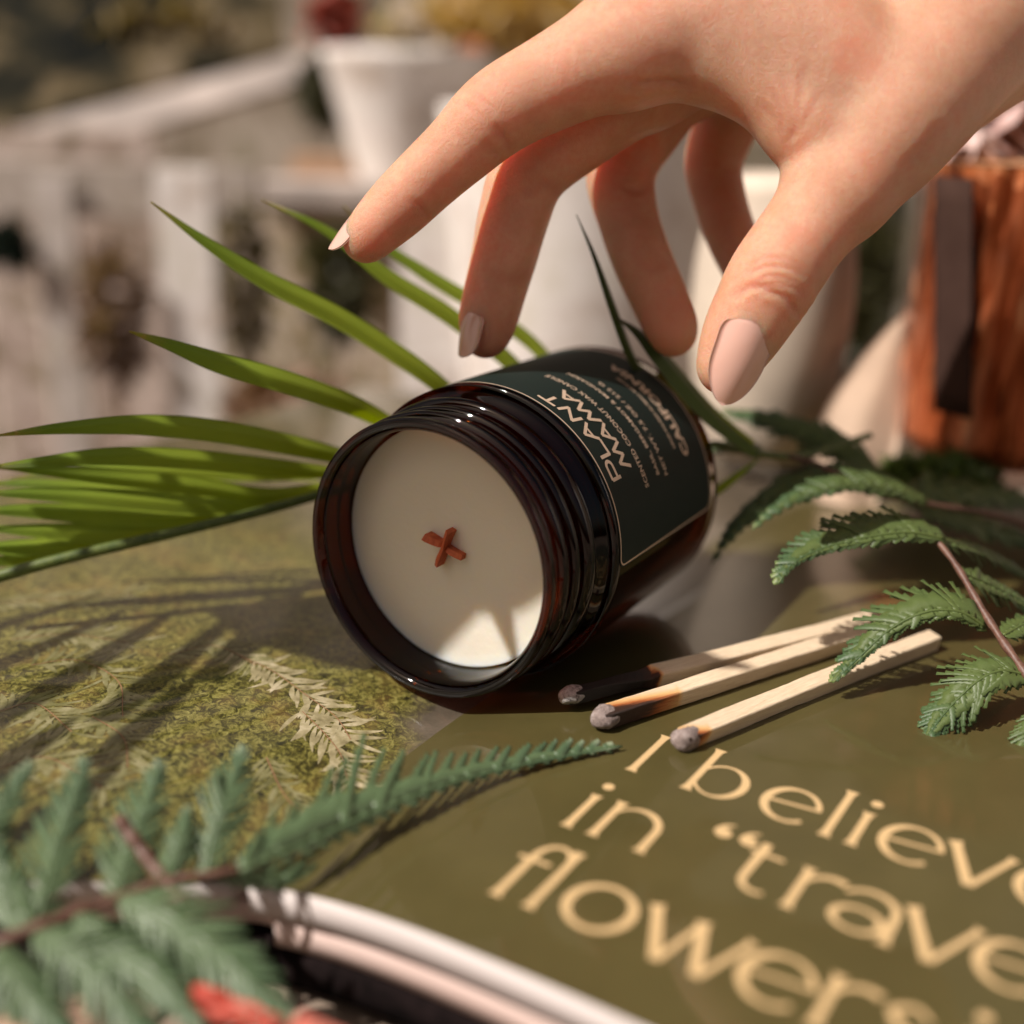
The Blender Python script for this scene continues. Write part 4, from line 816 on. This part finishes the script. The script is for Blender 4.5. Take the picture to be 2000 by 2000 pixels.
# glass tumbler with crumpled copper foil
gc = P(1975, 885, 36.5); gd = 36.5; gk = gd/1000/FL; GR = 232*gk; zt = P(1975, 320, gd)[2]; zb0 = P(1975, 905, gd)[2]
tum = thing('glass_tumbler', 'clear pinkish glass filled with crumpled copper foil, a dark brown strip down its front', 'glass', (gc[0], gc[1], zb0))
CL = thin_glass('pink_clear_glass', (.90, .78, .74), .12, .0)
rows = [(zb0, .01), (zb0, GR*.80), (zb0+.25, GR*.92), (zb0+.9, GR), (zt, GR*1.02), (zt, GR*.96), (zb0+.9, GR*.94), (zb0+.5, GR*.86), (zb0+.4, .01)]
th = np.linspace(0, 2*np.pi, 80, endpoint=False); V = [(gc[0]+r*math.cos(a), gc[1]+r*math.sin(a), z) for z, r in rows for a in th]
obj('glass_wall', V, grid_faces(len(rows), 80, True), CL, tum)
cf = M('copper_foil', Metallic=.35, Roughness=.38); n = cf.noise(cf.coord(scale=(110., 110., 16.)), 1., 4, .6, .6); cf = cf.col(cf.ramp(n, [(.34, (.16, .05, .018)), (.44, (.60, .24, .09)), (.54, (.90, .46, .23)), (.66, (.98, .66, .42))])).m
r = np.random.default_rng(3); V = []; nu, nv = 70, 260
for i in range(nu):
    z = zb0+.5+(zt-zb0-.4)*i/(nu-1)
    for j in range(nv):
        a = 2*math.pi*j/nv; rr_ = GR*.80*(1+.11*abs(math.sin(9*a+.18*z+.5*math.sin(z*.5)))+.08*abs(math.sin(14*a-.22*z+math.sin(z*.35)))+.015*math.sin(19*a+2.5*z))*min(1, .75+.25*(z-zb0)); V.append((gc[0]+rr_*math.cos(a), gc[1]+rr_*math.sin(a), z))
fo = obj('foil_filling', V, grid_faces(nu, nv, True)+[tuple(range((nu-1)*nv, nu*nv))], cf, tum)
V = []
for z in np.linspace(P(1850, 765, gd)[2], P(1850, 335, gd)[2], 10):
    for px in np.linspace(1824, 1898, 8):
        a = min(np.linspace(-1.5, 1.0, 500), key=lambda t: abs(proj(np.array([gc[0]+GR*1.035*math.sin(t), gc[1]-GR*1.035*math.cos(t), z]))[0]-px)); V.append((gc[0]+GR*1.035*math.sin(a), gc[1]-GR*1.035*math.cos(a), z))
so = obj('brown_strip', V, flip(grid_faces(10, 8)), blotch('brown_strip', [(.3, (.040, .021, .016)), (.7, (.055, .030, .023))], 1, .95, Specular_IOR_Level=.1), tum); sl = so.modifiers.new('t', 'SOLIDIFY'); sl.thickness = .05*S
flower('pink_bloom', 'dusty pink ruffled bloom resting above the copper filled glass', 1900, 240, 38, 180, (.50, .33, .30), 5)
flower('pale_bloom', 'pale pink ruffle along the rim of the copper filled glass', 1870, 310, 36, 90, (.62, .46, .42), 6)

# added leaves, unseen at left, shaped to dapple the sunlight entering the jar
def onwax(sx, ux, k): return WC+KJ*(sx*JS+ux*JU)+SUN*k
over = thing('light_blocker', 'leafy branch added out of view at left to shade the wax and photo page', 'blocker', onwax(-6, 3, 15))
def wax_shade_leaf(ctr, hwid, k):
    q = resample(catmull([onwax(a, b, k) for a, b in ctr], 12), 40); T = nrm(np.gradient(q, axis=0)); Bv = nrm(np.cross(T, SUN)); hv = np.interp(np.linspace(0, 1, 40), np.linspace(0, 1, len(hwid)), hwid); V, uv = [], []
    for i in range(40):
        for u in np.linspace(-1, 1, 7): V.append(q[i]+Bv[i]*u*hv[i]-SUN*.2*abs(u)*hv[i]); uv.append((u, i/39))
    o = obj('leaf', np.array(V), grid_faces(40, 7), PALMD, over, uv); sl = o.modifiers.new('t', 'SOLIDIFY'); sl.thickness = .03*S
wax_shade_leaf([(-7, 1.4), (-3, .7), (0, .45), (2.2, .85), (3.6, 1.5)], [.3, 1.0, 1.3, .95, .05], 14)
wax_shade_leaf([(-6, -2.0), (-3, -1.5), (-1.2, -1.2), (.2, -.9), (1.0, -.55)], [.2, 1.2, 1.35, .75, .05], 15)
wax_shade_leaf([(.7, .6), (.95, -.3), (1.2, -1.2), (1.5, -2.0), (1.75, -2.6)], [.5, .42, .28, .12, .03], 13.5)
wax_shade_leaf([(-6, -3.2), (-3, -2.9), (-1.4, -2.7), (-.2, -2.2)], [.2, .9, .8, .05], 15.5)
V, f = tube(np.array([onwax(a, b, 14.5) for a, b in ((-7, -4), (-6.5, -1), (-6.8, 2), (-8, 5))]), .12, 8); obj('blocker_twig', V, f, STEM, over)

# more blurred clutter behind: pale petals, ochre leaves, papers
bush('bushy_plant', 'white petalled plant at the top centre behind the index finger', 880, 60, 60, 150, 60, 260, 2.0, leafmat('white_petal', (.62, .56, .50), (.55, .46, .40), (.6, .5, .4), 0, .2, .6), 21)
bush('bushy_plant', 'khaki and yellow plant inside the dark slanted picture corner area', 330, 60, 58, 200, 70, 130, 2.2, leafmat('khaki_leaf', (.30, .23, .11), (.16, .12, .06), (.3, .2, .1), 0, .2, .6), 22)
bush('bushy_plant', 'rusty brown dry plant low behind the palm frond', 560, 800, 45, 130, 70, 300, 1.2, leafmat('rusty_leaf', (.34, .20, .12), (.14, .08, .05), (.4, .25, .15), 0, .2, .6), 23)
bush('bushy_plant', 'pinkish dry plant between the two white slats', 220, 620, 46, 70, 150, 260, 1.3, leafmat('pinkish_leaf', (.34, .24, .20), (.20, .14, .11), (.4, .3, .2), 0, .2, .6), 24)
bush('bushy_plant', 'dry ochre plant seen between the middle and ring fingers', 1120, 600, 44, 55, 120, 220, 1.1, leafmat('dry_ochre_leaf', (.42, .30, .18), (.30, .22, .14), (.4, .3, .2), 0, .2, .6), 25)

# slender leaves of the same branch added to streak the photo page with shadow
def shadow_leaf(a, b, hw_, k):
    A_, B_ = st2w(*px2st(*a)), st2w(*px2st(*b)); ps = catmull([A_+SUN*(k+.4), A_*.6+B_*.4+SUN*(k+.1)+np.array([.1, .12, 0]), B_+SUN*k], 16); q = resample(ps, 40); T = nrm(np.gradient(q, axis=0)); Bv = nrm(np.cross(T, SUN)); hv = hw_*np.interp(np.linspace(0, 1, 40), [0, .35, .75, 1], [.8, 1, .7, .05]); V, uv = [], []
    for i in range(40):
        for u in np.linspace(-1, 1, 5): V.append(q[i]+Bv[i]*u*hv[i]-SUN*.25*abs(u)*hv[i]); uv.append((u, i/39))
    o = obj('leaf', np.array(V), grid_faces(40, 5), PALMD, over, uv); sl = o.modifiers.new('t', 'SOLIDIFY'); sl.thickness = .03*S
for a, b, hw_, k in [((400, 1330), (600, 1135), .33, 13), ((200, 1410), (470, 1190), .30, 13.5), ((-60, 1440), (360, 1180), .30, 14), ((-120, 1350), (270, 1180), .22, 14), ((180, 1500), (395, 1310), .26, 12.5), ((-100, 1560), (150, 1400), .30, 12.5), ((20, 1640), (250, 1480), .2, 12.5), ((-150, 1270), (200, 1160), .2, 14.5)]: shadow_leaf(a, b, hw_, k)
